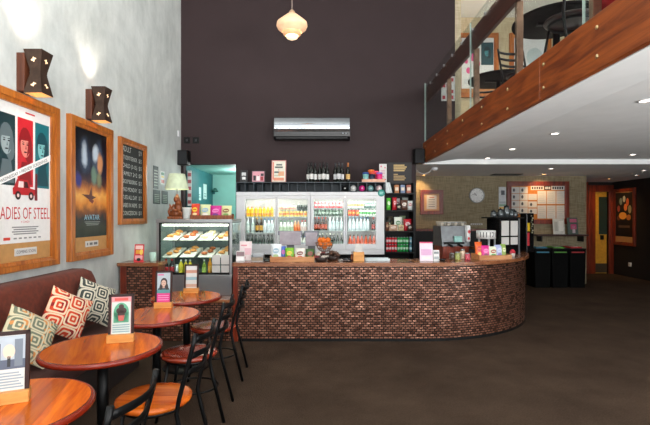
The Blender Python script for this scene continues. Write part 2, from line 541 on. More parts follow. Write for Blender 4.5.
w.box(XR, XR + 0.15, -2.5, 2.0, 0, 0.35, M_DARKSIDE).box(XR, XR + 0.15, -2.5, 2.0, 2.35, 3.5, M_DARKSIDE).box(XR, XR + 0.15, -2.5, 2.0, 5.45, 5.9, M_DARKSIDE)  # openings put in to go with the added side fills
struct(w.build('wall_right'))
struct(MB().box(5.64, 5.79, YT + 0.15, 11.3, 0, 2.41, M_DARKSIDE).build('wall_passage'))
# wall with the doorway at the end of the passage
w = MB().box(5.79, 7.02, 11.3, 11.45, 0, 2.41, M_DARKSIDE)
w.box(7.02, XR, 11.3, 11.45, 2.14, 2.41, M_DARKSIDE).box(7.38, XR, 11.3, 11.45, 0, 2.14, M_DARKSIDE)
struct(w.build('wall_passage_end'))
# teal service room behind the opening
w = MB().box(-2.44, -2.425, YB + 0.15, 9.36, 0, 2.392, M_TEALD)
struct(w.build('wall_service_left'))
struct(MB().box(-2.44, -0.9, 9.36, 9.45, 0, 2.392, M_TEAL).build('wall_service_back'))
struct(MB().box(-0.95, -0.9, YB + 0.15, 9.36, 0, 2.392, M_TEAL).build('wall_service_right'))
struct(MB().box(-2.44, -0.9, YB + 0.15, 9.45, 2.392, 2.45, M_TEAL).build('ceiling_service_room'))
struct(MB().box(XL - 0.15, XR + 0.15, -3.0, YT + 0.15, 5.9, 6.0, M_WHITE).build('ceiling'))
# balcony slab: sloped margin, main soffit, lower soffit behind a step
prof = [(1.72, 2.40), (2.28, 2.47), (XR, 2.47), (XR, 2.75), (1.72, 2.75)]
w = MB(); n = len(prof)
vs = [(x, -2.6, z) for x, z in prof] + [(x, YT + 0.1, z) for x, z in prof]
w.add(vs, [tuple(range(n)), tuple(reversed(range(n, 2 * n)))] + [(i, n + i, n + (i + 1) % n, (i + 1) % n) for i in range(n)], M_WHITE)
struct(w.build('ceiling_balcony'))
struct(MB().box(1.56, XR, 7.4, 11.45, 2.385, 2.468, M_WHITE).build('ceiling_step'))
fascia = MB()
for y0, y1 in ((-2.6, 0.6), (0.603, 3.39), (3.393, YB)):
    fascia.box(1.68, 1.72, y0, y1, 2.405, 2.75, M_FASCIA, 0.004)
struct(fascia.build('trim_balcony_fascia'))
bolt = None
for i in range(11):
    y = 2.02 + i * 0.655 - 0.655
    for z in (2.485, 2.665):
        if bolt is None:
            bolt = tag(MB().lathe([(0.002, 0), (0.014, 0.0), (0.014, 0.005), (0.009, 0.009), (0.002, 0.01)], mat('#c9b48a', 0.3, metal=0.9), 12).build('bolt_cap', loc=(1.68, y, z), rot=(0, -PI / 2, 0)),
                       'small brass bolt cap on the timber balcony fascia', 'bolt cap', 'brass bolt caps on the balcony fascia')
        else: dup(bolt, (1.68, y, z))
# front wall behind the camera with the tall shop windows
w = MB()
w.box(XL, XR, -3.0, -2.85, 0, 0.4, M_DARKSIDE).box(XL, XR, -3.0, -2.85, 5.1, 5.9, M_DARKSIDE)
w.box(1.6, XR, -3.0, -2.85, 2.4, 5.1, M_DARKSIDE)
for x in (4.15, 5.8, 7.4): w.box(x - 0.05, x + 0.05, -3.0, -2.88, 0.4, 2.4, M_DARKSIDE)
for x in (-2.4, -1.05, 0.3, 1.58): w.box(x - 0.05, x + 0.05, -3.0, -2.88, 0.4, 5.1, M_DARKSIDE)
struct(w.build('wall_front'))
# doorway: frame and yellow door
fr = MB()
fr.box(6.84, 7.02, 11.24, 11.34, 0, 2.26, M_REDWOOD, 0.006).box(7.38, 7.49, 11.24, 11.34, 0, 2.26, M_REDWOOD, 0.006).box(6.84, 7.49, 11.235, 11.34, 2.13, 2.30, M_REDWOOD, 0.006)
struct(fr.build('trim_1'))
struct(MB().box(5.80, 6.84, 11.26, 11.30, 0, 2.385, M_REDWOOD, 0.005).build('trim_2'))
dr = struct(MB().box(7.02, 7.38, 11.35, 11.40, 0, 2.14, mat('#d09a2c', 0.5, name='mustard_paint'), 0.004).build('door_1'))
MB().box(7.02, 7.38, 11.34, 11.35, 0.02, 0.26, mat('#3a3022', 0.4)).build('kick_plate', dr)
MB().box(7.17, 7.38, 11.335, 11.35, 1.02, 2.0, mat('#1f332c', 0.3)).build('door_window', dr)
MB().box(7.2, 7.28, 11.31, 11.345, 0.88, 1.0, M_BLACK, 0.004).build('lock', dr)

# ------------------------------------------------------------------ pictures on the walls
def frame_mb(wd, ht, bar, depth, m, bottom=None):
    b = MB(); bb = bottom or bar
    for (x0, x1, z0, z1, ix0, ix1, iz0, iz1) in ():
        pass
    o = [(-wd / 2, 0), (wd / 2, 0), (wd / 2, ht), (-wd / 2, ht)]
    i1 = [(-wd / 2 + bar * 0.62, bb * 0.62), (wd / 2 - bar * 0.62, bb * 0.62), (wd / 2 - bar * 0.62, ht - bar * 0.62), (-wd / 2 + bar * 0.62, ht - bar * 0.62)]
    i2 = [(-wd / 2 + bar, bb), (wd / 2 - bar, bb), (wd / 2 - bar, ht - bar), (-wd / 2 + bar, ht - bar)]
    rings = [(o, 0.0), (o, -depth * 0.9), ([(x * 0.99, z + (0.004 if z == 0 else -0.004)) for x, z in o], -depth), (i1, -depth), (i1, -depth * 0.78), (i2, -depth * 0.7), (i2, 0.0)]
    vs = []; fs = []
    for r, y in rings: vs += [(x, y, z) for x, z in r]
    for k in range(len(rings) - 1):
        for j in range(4):
            q = (j + 1) % 4
            fs.append((k * 4 + j, k * 4 + q, (k + 1) * 4 + q, (k + 1) * 4 + j))
    k = len(rings) - 1
    for j in range(4):
        q = (j + 1) % 4; fs.append((k * 4 + j, k * 4 + q, q, j))
    b.add(vs, fs, m)
    return b


P = lambda h, r=0.45: mat(h, r, var=0.04, scale=30)
C_BLK, C_RED, C_TEAL, C_SKIN, C_GREY = P('#14161a'), P('#c81e28'), P('#1f7f88'), P('#c9b0a2'), P('#8a8a8a')


def face(b, cx, cz, s, y, skin, hair, dark):
    """A tinted portrait: hair, shoulders, face with a shaded side, brows, eyes, nose, smile."""
    e = 0.0004
    b.ell(cx, cz + 0.02 * s, 0.082 * s, 0.125 * s, y, hair, 14, 0.1)
    b.ell(cx + 0.03 * s, cz - 0.03 * s, 0.06 * s, 0.12 * s, y - e * 0.5, hair, 12, 0.2)
    b.ell(cx - 0.004 * s, cz - 0.01 * s, 0.062 * s, 0.092 * s, y - e, skin, 18, 0.05)
    b.poly([(cx + 0.012 * s, cz - 0.098 * s), (cx + 0.055 * s, cz - 0.05 * s), (cx + 0.06 * s, cz + 0.03 * s), (cx + 0.04 * s, cz + 0.06 * s), (cx + 0.028 * s, cz - 0.02 * s)], y - 2 * e, hair)
    b.poly([(cx - 0.062 * s, cz + 0.035 * s), (cx + 0.05 * s, cz + 0.04 * s), (cx + 0.03 * s, cz + 0.09 * s), (cx - 0.04 * s, cz + 0.085 * s)], y - 2.5 * e, hair)
    for q in (-1, 1):
        b.ell(cx + q * 0.027 * s - 0.004 * s, cz + 0.005 * s, 0.014 * s, 0.006 * s, y - 3 * e, dark, 10)
        b.ell(cx + q * 0.028 * s - 0.004 * s, cz + 0.021 * s, 0.018 * s, 0.003 * s, y - 3 * e, dark, 10, q * 0.1)
    b.poly([(cx - 0.004 * s, cz - 0.034 * s), (cx + 0.012 * s, cz - 0.034 * s), (cx + 0.004 * s, cz + 0.004 * s)], y - 3 * e, hair)
    b.ell(cx - 0.003 * s, cz - 0.058 * s, 0.022 * s, 0.006 * s, y - 3 * e, dark, 12, 0.06)


def icon_face(b, cx, cz, s, y, skin, hair, dark):
    """A plain cut-paper head: hair, face, eyes, mouth."""
    b.ell(cx, cz + 0.01 * s, 0.095 * s, 0.135 * s, y, hair)
    b.ell(cx, cz - 0.015 * s, 0.07 * s, 0.105 * s, y - 0.0006, skin)
    for q in (-1, 1): b.ell(cx + q * 0.028 * s, cz + 0.01 * s, 0.013 * s, 0.008 * s, y - 0.0012, dark)
    b.ell(cx, cz - 0.06 * s, 0.022 * s, 0.007 * s, y - 0.0012, dark)
    b.poly([(cx - 0.006 * s, cz - 0.03 * s), (cx + 0.01 * s, cz - 0.03 * s), (cx, cz + 0.005 * s)], y - 0.0012, dark)


def wall_frame(name, label, wd, ht, loc, rz, bar=0.11, depth=0.05, m=None, bottom=None, board=None):
    t = thing(name, label, 'framed poster', loc, rz)
    frame_mb(wd, ht, bar, depth, m or M_FRAME, bottom).build('frame', t)
    MB().box(-wd / 2 + bar * 0.9, wd / 2 - bar * 0.9, -0.014, 0.0, bar * 0.6, ht - bar * 0.9, board or mat('#b98a52', 0.8, var=0.1)).build('backing_board', t)
    return t


# poster with three tinted portraits and a red car
FW, FH = 0.83, 1.42
t = wall_frame('poster_frame', 'timber framed film poster of three tinted portraits and a red car', FW, FH, (XL, 3.55, 1.06), PI / 2, 0.095, bottom=0.08)
b = MB(); y = -0.0145
x0, x1, z0, z1 = -0.357, 0.357, 0.224, 1.33
b.rect(x0, x1, z0, z1, y, P('#e9e8e6', 0.35))
sw = 0.205
for k, (bg, sk, hr, dk) in enumerate(((P('#123238'), P('#9aa9ab'), P('#5c6a6e'), C_BLK), (P('#c51f2b'), P('#e3887a'), P('#8c0f18'), P('#3a060a')), (P('#176f78'), P('#7fc0c0'), P('#0e4650'), P('#082a30')))):
    cx = (-0.232, 0.002, 0.236)[k]
    b.rect(cx - sw / 2, cx + sw / 2, 0.68, 1.235, y - 0.0006, bg)
    face(b, cx, 1.02, 1.0, y - 0.0012, sk, hr, dk)
    b.poly([(cx - 0.09, 0.70), (cx + 0.09, 0.70), (cx + 0.05, 0.88), (cx - 0.05, 0.88)], y - 0.0009, hr)
T = Matrix.Translation((0, 0, 0))
a = 0.36
b.poly([(-0.357, 0.66), (0.357, 0.93), (0.357, 0.985), (-0.357, 0.715)], y - 0.003, P('#f4f3f1'))
b.text('WEDNESDAY > PREVIEW SCREENINGS', 0.0, 0.806, 0.026, y - 0.0036, C_BLK, width=0.66, rot=a)
# the car
cz = 0.57
b.poly([(-0.16, cz + 0.04), (0.12, cz + 0.04), (0.13, cz + 0.09), (0.06, cz + 0.10), (0.03, cz + 0.165), (-0.11, cz + 0.165), (-0.15, cz + 0.10), (-0.165, cz + 0.09)], y - 0.004, P('#b5141f'))
b.poly([(-0.10, cz + 0.10), (-0.03, cz + 0.10), (-0.03, cz + 0.15), (-0.09, cz + 0.15)], y - 0.0046, P('#f1d9d6'))
b.poly([(-0.02, cz + 0.10), (0.04, cz + 0.10), (0.02, cz + 0.15), (-0.02, cz + 0.15)], y - 0.0046, P('#3c0a0e'))
for q in (-0.10, 0.07):
    b.ell(q, cz + 0.035, 0.035, 0.035, y - 0.005, P('#2a0a0d')); b.ell(q, cz + 0.035, 0.015, 0.015, y - 0.0056, P('#e8c8c4'))
b.poly([(0.12, cz), (0.16, cz), (0.155, cz + 0.2), (0.13, cz + 0.2)], y - 0.0045, P('#7a0c14'))
b.ell(0.143, cz + 0.21, 0.016, 0.02, y - 0.0045, P('#7a0c14'))
b.text('LADIES OF STEEL', 0.0, 0.415, 0.098, y - 0.001, P('#c01a24'), width=0.69)
b.text('A COMEDY', 0.0, 0.385, 0.016, y - 0.001, C_RED)
for i in range(4):
    b.rect(-0.17 + 0.02 * (i % 2), 0.18 - 0.03 * (i % 2), 0.345 - i * 0.018, 0.355 - i * 0.018, y - 0.001, C_GREY)
b.rect(-0.27, -0.19, 0.25, 0.272, y - 0.001, P('#d23a26'))
for i in range(6): b.rect(-0.15 + i * 0.065, -0.11 + i * 0.065, 0.255, 0.267, y - 0.001, C_GREY)
b.rect(0.0, 0.13, 1.28, 1.292, y - 0.001, C_RED)
b.build('print', t).scale.x = 0.9
b = MB().box(-0.14, 0.15, -0.02, -0.0142, 0.12, 0.18, M_PAPER, 0.002)
b.text('COMING SOON', 0.005, 0.138, 0.026, -0.0206, C_BLK, width=0.25)
b.build('caption_plate', t).scale.x = 0.9

# poster with a dark sky and an orange glow
t = wall_frame('poster_frame', 'timber framed film poster with a dark blue sky above an orange glow', FW, FH, (XL, 4.55, 1.06), PI / 2, 0.095, bottom=0.08)
b = MB()
bands = [(0.224, '#2c3530'), (0.33, '#3d4238'), (0.42, '#3a3a3c'), (0.50, '#8a5530'), (0.575, '#d98a3c'), (0.65, '#e9a954'), (0.72, '#b8703a'), (0.80, '#4a2c2c'), (0.90, '#1a1a30'), (1.02, '#0e1126'), (1.15, '#090b1a'), (1.33, '#06070f')]
m, nt, bs = nodes('dusk_sky_print')
tc = N(nt, 'ShaderNodeTexCoord'); sp = N(nt, 'ShaderNodeSeparateXYZ'); nt.links.new(tc.outputs['Object'], sp.inputs[0])
mr = N(nt, 'ShaderNodeMapRange'); mr.inputs['From Min'].default_value = 0.224; mr.inputs['From Max'].default_value = 1.33
no = N(nt, 'ShaderNodeTexNoise', Scale=7.0, Detail=4.0); nt.links.new(tc.outputs['Object'], no.inputs['Vector'])
ad = N(nt, 'ShaderNodeMath', operation='MULTIPLY_ADD'); nt.links.new(no.outputs['Fac'], ad.inputs[0]); ad.inputs[1].default_value = 0.22
nt.links.new(sp.outputs[2], ad.inputs[2]); nt.links.new(ad.outputs[0], mr.inputs['Value'])
r = N(nt, 'ShaderNodeValToRGB'); nt.links.new(mr.outputs[0], r.inputs[0])
el = r.color_ramp.elements
for i, (z, h) in enumerate(bands):
    pos = (z + 0.11 - 0.224) / (1.33 - 0.224)
    e = el[0] if i == 0 else (el[1] if i == 1 else el.new(min(1, pos)))
    e.position = min(1, pos); e.color = hx(h) + (1,)
out = r.outputs[0]
for (u, v, q, q2, h) in ((-0.13, 1.05, 0.17, 0.26, '#324056'), (0.15, 1.06, 0.17, 0.26, '#38465c'), (-0.14, 1.06, 0.09, 0.17, '#aebccb'), (0.10, 1.12, 0.09, 0.14, '#b4c2d0'), (0.2, 1.0, 0.09, 0.16, '#c98a5a'), (0.07, 0.86, 0.10, 0.13, '#66806f'), (0.18, 0.82, 0.09, 0.12, '#7a7c5a'), (-0.26, 0.80, 0.09, 0.12, '#35347a'), (-0.04, 1.2, 0.05, 0.1, '#10121e')):
    df = N(nt, 'ShaderNodeVectorMath', operation='SUBTRACT'); nt.links.new(tc.outputs['Object'], df.inputs[0]); df.inputs[1].default_value = (u, 0, v)
    ml = N(nt, 'ShaderNodeVectorMath', operation='MULTIPLY'); nt.links.new(df.outputs[0], ml.inputs[0]); ml.inputs[1].default_value = (1 / q, 0, 1 / q2)
    ln = N(nt, 'ShaderNodeVectorMath', operation='LENGTH'); nt.links.new(ml.outputs[0], ln.inputs[0])
    ad2 = N(nt, 'ShaderNodeMath', operation='MULTIPLY_ADD'); nt.links.new(no.outputs['Fac'], ad2.inputs[0]); ad2.inputs[1].default_value = 0.9; nt.links.new(ln.outputs['Value'], ad2.inputs[2])
    mr2 = N(nt, 'ShaderNodeMapRange'); mr2.inputs['From Min'].default_value = 0.85; mr2.inputs['From Max'].default_value = 1.3; mr2.inputs['To Min'].default_value = 1; mr2.inputs['To Max'].default_value = 0
    nt.links.new(ad2.outputs[0], mr2.inputs['Value'])
    mx = N(nt, 'ShaderNodeMix', data_type='RGBA'); nt.links.new(mr2.outputs[0], mx.inputs[0]); nt.links.new(out, mx.inputs[6]); mx.inputs[7].default_value = hx(h) + (1,)
    out = mx.outputs[2]
nt.links.new(out, bs.inputs['Base Color']); bs.inputs['Roughness'].default_value = 0.5; bs.inputs['Specular IOR Level'].default_value = 0.2
b.rect(-0.357, 0.357, 0.224, 1.33, -0.0145, m)
b.poly([(-0.2, 0.66), (-0.02, 0.60), (0.1, 0.64), (0.02, 0.655), (0.0, 0.75), (-0.05, 0.66)], -0.018, P('#571f16'))
b.poly([(-0.06, 0.60), (0.02, 0.57), (0.06, 0.60), (0.0, 0.62)], -0.0183, P('#7a2a1c'))
b.text('AVATAR', 0.02, 0.40, 0.055, -0.0155, P('#8fc4da'), width=0.33)
for i in range(3): b.rect(-0.14 + 0.02 * i, 0.2 - 0.02 * i, 0.375 - i * 0.016, 0.382 - i * 0.016, -0.0155, P('#8a9088'))
b.build('print', t).scale.x = 0.9
b = MB().box(-0.13, 0.15, -0.02, -0.0142, 0.12, 0.18, M_PAPER, 0.002)
for u, v in ((-0.1, -0.075), (-0.045, 0.02), (0.045, 0.125)): b.rect(u, v, 0.137, 0.163, -0.0206, P('#5d5f62'))
b.build('caption_plate', t).scale.x = 0.9

# chalkboard with prices
t = thing('chalkboard', 'chalkboard of ticket prices in a timber frame', 'chalkboard', (XL, 5.54, 1.395), PI / 2)
frame_mb(0.757, 1.056, 0.072, 0.045, M_FRAME).build('frame', t)
b = MB().box(-0.37, 0.37, -0.014, 0, 0.05, 1.01, mat('#1c1f1e', 0.7, var=0.15))
rows = [('ADULT', '$19'), ('STUDENT/SENIOR', '$15'), ('CHILD (3-15)', '$13'), ('FAMILY 2+2', '$54'), ('GROUP BOOKING', '$13'), ('MAD MONDAY', '$12'), ('TUES ALL DAY', '$12'), ('BABES IN ARMS', '$12'), ('CONCESSION', '$11')]
for i, (l, r_) in enumerate(rows):
    z = 0.90 - i * 0.098; hgt = 0.066 if i == 0 else 0.052
    b.text(l, -0.33, z, hgt, -0.0146, P('#c4c6c1', 0.8), left=True, width=min(0.47, 0.055 * len(l)))
    b.text(r_, 0.25, z, hgt, -0.0146, P('#c4c6c1', 0.8), width=0.1)
b.build('board', t).scale.x = 0.87

# notices between the chalkboard and the corner
def notice(name, label, px0, px1, zt, zb, base, marks):
    ya, yb = YL(px0), YL(px1)
    wd = yb - ya
    b = MB().box(-wd / 2, wd / 2, -0.006, 0, 0, zt - zb, mat(base, 0.5, var=0.06))
    for (u0, u1, v0, v1, h) in marks:
        b.rect(-wd / 2 + u0 * wd, -wd / 2 + u1 * wd, v0 * (zt - zb), v1 * (zt - zb), -0.0066, P(h))
    return tag(b.build(name, loc=(XL, (ya + yb) / 2, zb), rot=(0, 0, PI / 2)), label, 'notice')


lines = [(0.15, 0.85, 0.12 + 0.13 * i, 0.17 + 0.13 * i, '#9aa08f') for i in range(6)]
notice('menu_notice', 'tall dark green notice beside the chalkboard', 153, 158, Z(166, 6.3), Z(188.5, 6.3), '#101816', lines)
notice('award_sticker', 'small white notice with green and red badges', 160, 164.5, Z(171, 6.55), Z(184.5, 6.55), '#d9dcd6', [(0.15, 0.85, 0.1, 0.35, '#b0483c'), (0.2, 0.8, 0.5, 0.65, '#d9c24a'), (0.15, 0.85, 0.7, 0.92, '#3f7d58')])
notice('menu_notice', 'dark notice under the tall green notice', 153, 160, Z(190, 6.35), Z(204, 6.35), '#111916', lines[:5])
notice('menu_notice', 'dark notice behind the table lamp, under the badge notice', 161.5, 167.5, Z(191, 6.65), Z(204, 6.65), '#121a17', lines[:5])
tag(MB().box(-0.03, 0.03, -0.02, 0, 0, 0.1, M_FWHITE, 0.006).build('thermostat', loc=(XL, 7.28, Z(137, 7.3)), rot=(0, 0, PI / 2)), 'small white thermostat on the plaster wall by the corner', 'thermostat')

# ------------------------------------------------------------------ wall sconces
def make_sconce(label, y, z):
    t = thing('wall_sconce', label, 'wall lamp', (XL, y, z), PI / 2, None)
    MB().box(-0.065, 0.065, -0.065, 0, 0.0, 0.31, wood('brown_block_timber', '#45200f', '#6a3820', 0.5, axis=2), 0.004).build('back_block', t)
    # hourglass shade: square tube flared at both ends, open above and below
    b = MB(); q = []
    cy = -0.137
    for z_, h in ((-0.015, 0.074), (0.14, 0.044), (0.16, 0.042), (0.18, 0.044), (0.335, 0.074)):
        q.append([(-h, cy - h, z_), (h, cy - h, z_), (h, cy + h, z_), (-h, cy + h, z_)])
    vs = [p for r_ in q for p in r_]; fs = []
    for k in range(4):
        for j in range(4):
            n_ = (j + 1) % 4; fs.append((k * 4 + j, k * 4 + n_, k * 4 + 4 + n_, k * 4 + 4 + j))
    b.add(vs, fs, M_COPPER)
    ln = [(p[0] * 0.95, cy + (p[1] - cy) * 0.95, p[2]) for p in vs]
    b.add(ln, [f[::-1] for f in fs], mat('#d8b27c', 0.4, metal=0.3, name='brass_lining'))
    glow = mat('#ffd9b0', 0.6, emit=0.7, emitc='#ffcf95')
    for sx, sz in ((-1, 1), (1, 1), (-1, -1), (1, -1)):           # cut-out leaf shapes where the lamp shows through
        for fx in (0, 1):
            zc = 0.255 if sz > 0 else 0.055
            h = 0.071 + 0.002
            for (du, dz, ru, rz_) in ((0, 0, 0.007, 0.02), (-0.010, 0.006, 0.012, 0.006), (0.012, -0.004, 0.010, 0.007)):
                pts = []
                for k in range(10):
                    a = 2 * PI * k / 10; u = du + ru * math.cos(a); v = dz + rz_ * math.sin(a)
                    tt = (zc + v - 0.16) / 0.175 if sz > 0 else (0.16 - zc - v) / 0.175
                    hh = 0.042 + (0.074 - 0.042) * max(0, min(1, tt)) + 0.002
                    if fx == 0: pts.append((u, cy - hh, zc + v))
                    else: pts.append((-hh, cy + u, zc + v) if sx < 0 else (hh, cy + u, zc + v))
                if fx == 0 and sx > 0: continue
                b.add(pts, [tuple(range(10))], glow)
    b.build('shade', t)
    b = MB().lathe([(0.012, -0.05), (0.03, -0.02), (0.03, 0.02), (0.012, 0.05)], mat('#ffe0b0', 0.5, emit=12, emitc='#ffd59c'), 12, T=Matrix.Translation((0, cy, 0.165)))
    b.build('bulb', t)
    MB().cyl((0, -0.065, 0.165), (0, cy + 0.02, 0.165), 0.012, M_COPPER).build('arm', t)
    wx = XL - cy
    point('sconce_bulb', (wx, y, z + 0.10), 0.5, (1.0, 0.8, 0.5), 0.02)
    spot('sconce_up', (wx + 0.02, y, z + 0.31), (wx, y, z + 2.0), 20, (1.0, 0.88, 0.76), 92, 0.7, 0.04)
    spot('sconce_down', (wx, y, z + 0.07), (wx - 0.02, y, z - 1.5), 2.5, (1.0, 0.8, 0.55), 60, 0.5, 0.02)
    return t


make_sconce('hourglass wall sconce above the portrait poster', 3.53, 2.50)
make_sconce('hourglass wall sconce above the dark blue poster', 4.53, 2.50)

# ------------------------------------------------------------------ banquette and cushions
t = thing('banquette', 'red brown velvet banquette along the plaster wall', 'sofa', (XL, 0.9, 0))
LB = 3.42
MB().box(0.02, 0.62, 0.0, LB, 0.0, 0.30, mat('#1c1310', 0.7), 0.01).build('base', t)
MB().box(0.02, 0.66, 0.0, LB, 0.30, 0.46, M_SEATV, 0.05, seg=4).build('seat', t)
b = MB(); n = 12; prof = [(0.01, 0.46), (0.24, 0.46), (0.22, 0.62), (0.20, 0.80), (0.185, 0.93), (0.16, 0.975), (0.12, 0.99), (0.01, 0.99)]
k = len(prof); ys = [0.0, 0.03, LB - 0.1, LB - 0.035, LB]
vs = []
for i, yy in enumerate(ys):
    for (x, z) in prof:
        dz = (0, 0.0, 0, -0.02, -0.07)[i] if z > 0.7 else 0
        vs.append((x, yy, z + dz))
fs = [tuple(reversed(range(k))), tuple(range((len(ys) - 1) * k, len(ys) * k))]
for i in range(len(ys) - 1):
    for j in range(k):
        q = (j + 1) % k; fs.append((i * k + j, (i + 1) * k + j, (i + 1) * k + q, i * k + q))
b.add(vs, fs, M_SOFA, True).build('backrest', t)


def cushion(label, m, back, loc, rot, s=0.43, th=0.15):
    t = MB(); n = 14; vs = []; fs = []; uvs = []
    for side in (1, -1):
        o = len(vs)
        for i in range(n + 1):
            for j in range(n + 1):
                u, v = i / n * 2 - 1, j / n * 2 - 1
                puff = max(0, (1 - u ** 4) * (1 - v ** 4)) ** 0.55
                pin = 1 - 0.09 * (1 - abs(u)) * (abs(v) ** 3) if True else 1
                xx = u * (1 - 0.07 * (1 - v * v) * abs(u)) * s / 2; zz = v * (1 - 0.07 * (1 - u * u) * abs(v)) * s / 2
                vs.append((xx, -side * th / 2 * puff, zz))
        for i in range(n):
            for j in range(n):
                f = (o + i * (n + 1) + j, o + (i + 1) * (n + 1) + j, o + (i + 1) * (n + 1) + j + 1, o + i * (n + 1) + j + 1)
                uv = [(i / n, j / n), ((i + 1) / n, j / n), ((i + 1) / n, (j + 1) / n), (i / n, (j + 1) / n)]
                fs.append(f if side > 0 else f[::-1]); uvs.append(uv if side > 0 else uv[::-1])
    t.add(vs, fs, m, True, None, uvs)
    o = t.build('cushion', None, loc); o.rotation_euler = rot
    return tag(o, label, 'cushion', 'patterned cushions on the banquette')


M_C1 = maze('beige_green_print', '#cfc4a4', '#6e7562', 2.8, 2.4, '#d08a4a')
M_C2 = maze('orange_red_print', '#e6cfae', '#d2421a', 2.6, 2.4, '#8e1414')
M_C3 = maze('cream_black_print', '#d8d2bd', '#3c4440', 2.8, 2.4)
# each leans back against the banquette, turned a little to the room
cushion('beige cushion with green and orange printed squares, nearest the framed table card', M_C1, None, (-2.03, 2.96, 0.675), Euler((math.radians(-35), math.radians(35), math.radians(52))), 0.36)
cushion('orange and red cushion with printed squares, middle of the banquette', M_C2, None, (-2.09, 3.50, 0.705), Euler((math.radians(-18), math.radians(30), math.radians(54))), 0.365)
cushion('cream cushion with black printed squares at the far end of the banquette', M_C3, None, (-2.13, 4.0, 0.705), Euler((math.radians(-18), math.radians(26), math.radians(56))), 0.375)

# ------------------------------------------------------------------ cafe tables
TH = 0.70
def make_table(label, loc, r=0.345):
    t = thing('cafe_table', label, 'table', loc, 0.25, 'round timber cafe tables along the banquette')
    MB().lathe([(0.001, TH - 0.03), (r - 0.02, TH - 0.03), (r - 0.018, TH - 0.001), (r - 0.03, TH), (0.001, TH)], M_TOP, 56, smooth=False).build('tabletop', t)
    MB().lathe([(r - 0.0195, TH - 0.032), (r - 0.004, TH - 0.03), (r, TH - 0.023), (r, TH - 0.012), (r - 0.006, TH - 0.003), (r - 0.019, TH - 0.0005), (r - 0.0195, TH - 0.032)], M_EDGE, 56, caps=False).build('edge_band', t)
    MB().lathe([(0.14, TH - 0.05), (0.14, TH - 0.032)], M_STEEL, 24).build('mounting_plate', t)
    MB().cyl((0, 0, 0.03), (0, 0, TH - 0.04), 0.034, M_STEEL, seg=18).build('column', t)
    MB().lathe([(0.23, 0.0), (0.23, 0.012), (0.20, 0.022), (0.06, 0.04), (0.04, 0.08)], M_STEEL, 32).build('base', t)
    return t


T0 = make_table('round timber cafe table nearest the camera, cut by the frame', (-1.35, 1.815, 0))
T1 = copy_tree(T0, (-1.363, 2.66, 0), 0.4, 'round timber cafe table with the ice cream card on it')
T2 = copy_tree(T0, (-1.37, 3.53, 0), 0.2, 'round timber cafe table with the pink portrait card on it')
T3 = copy_tree(T0, (-1.385, 4.33, 0), 0.3, 'round timber cafe table closest to the food display case')


def table_card(label, loc, rz, art, w=0.152, h=0.27):
    t = thing('table_card_holder', label, 'table card', loc, rz, 'framed cards on the cafe tables')
    MB().box(-w / 2 - 0.003, w / 2 + 0.003, -0.03, 0.03, 0, 0.05, M_BLOCK, 0.003).build('base_block', t)
    R = Matrix.Translation((0, 0, 0.03)) @ Matrix.Rotation(math.radians(-6), 4, 'X')
    b = MB()
    bar = 0.017
    d = mat('#2e140e', 0.45, spec=0.3)
    b.box(-w / 2, -w / 2 + bar, -0.008, 0.008, 0, h, d, 0.002, R).box(w / 2 - bar, w / 2, -0.008, 0.008, 0, h, d, 0.002, R)
    b.box(-w / 2, w / 2, -0.008, 0.008, h - bar, h, d, 0.002, R).box(-w / 2, w / 2, -0.008, 0.008, 0, bar, d, 0.002, R)
    b.build('frame', t)
    b = MB().box(-w / 2 + 0.01, w / 2 - 0.01, -0.003, 0.005, 0.008, h - 0.008, M_PAPER, 0, R)
    art(b, w, h, R); b.build('print', t)
    return t


def art_city(b, w, h, R):
    y = -0.0036
    b.rect(-w / 2 + 0.015, w / 2 - 0.015, 0.11, h - 0.02, y, P('#a9b2bb'), R)
    b.rect(-w / 2 + 0.015, w / 2 - 0.015, 0.11, 0.15, y - 0.0004, P('#50586a'), R)
    b.rect(-0.055, -0.03, 0.13, 0.22, y - 0.0006, P('#59626e'), R); b.rect(0.02, 0.05, 0.12, 0.235, y - 0.0006, P('#6b7480'), R)
    b.ell(0.0, 0.185, 0.022, 0.03, y - 0.001, P('#e2c3ab'), T=R); b.rect(-0.006, 0.006, 0.12, 0.165, y - 0.001, P('#23252a'), R)
    for i in range(6): b.rect(-w / 2 + 0.02, w / 2 - 0.022 - 0.008 * (i % 3), 0.03 + i * 0.012, 0.036 + i * 0.012, y, P('#8f9aa2'), R)


def art_ice(b, w, h, R):
    y = -0.0036
    b.rect(-w / 2 + 0.014, w / 2 - 0.014, 0.015, h - 0.014, y, P('#d98f92'), R)
    b.rect(-w / 2 + 0.02, w / 2 - 0.02, 0.02, h - 0.05, y - 0.0003, P('#c2cbc4'), R)
    b.ell(0, 0.155, 0.045, 0.06, y - 0.0008, P('#4f9a78'), T=R)
    b.rect(-0.045, 0.045, 0.09, 0.155, y - 0.0008, P('#4f9a78'), R)
    for cx, cz, q in ((0, 0.19, 0.016), (-0.012, 0.165, 0.018), (0.014, 0.165, 0.018), (0, 0.145, 0.022)): b.ell(cx, cz, q, q, y - 0.0014, P('#3a2420'), T=R)
    b.poly([(-0.014, 0.1), (0.014, 0.1), (0.02, 0.135), (-0.02, 0.135)], y - 0.0018, P('#b5564c'), R)
    b.rect(-0.04, 0.04, h - 0.043, h - 0.025, y - 0.0008, P('#c94a44'), R)
    for i in range(4): b.rect(-0.05, 0.05, 0.03 + i * 0.014, 0.037 + i * 0.014, y - 0.0008, P('#7f9aa0'), R)


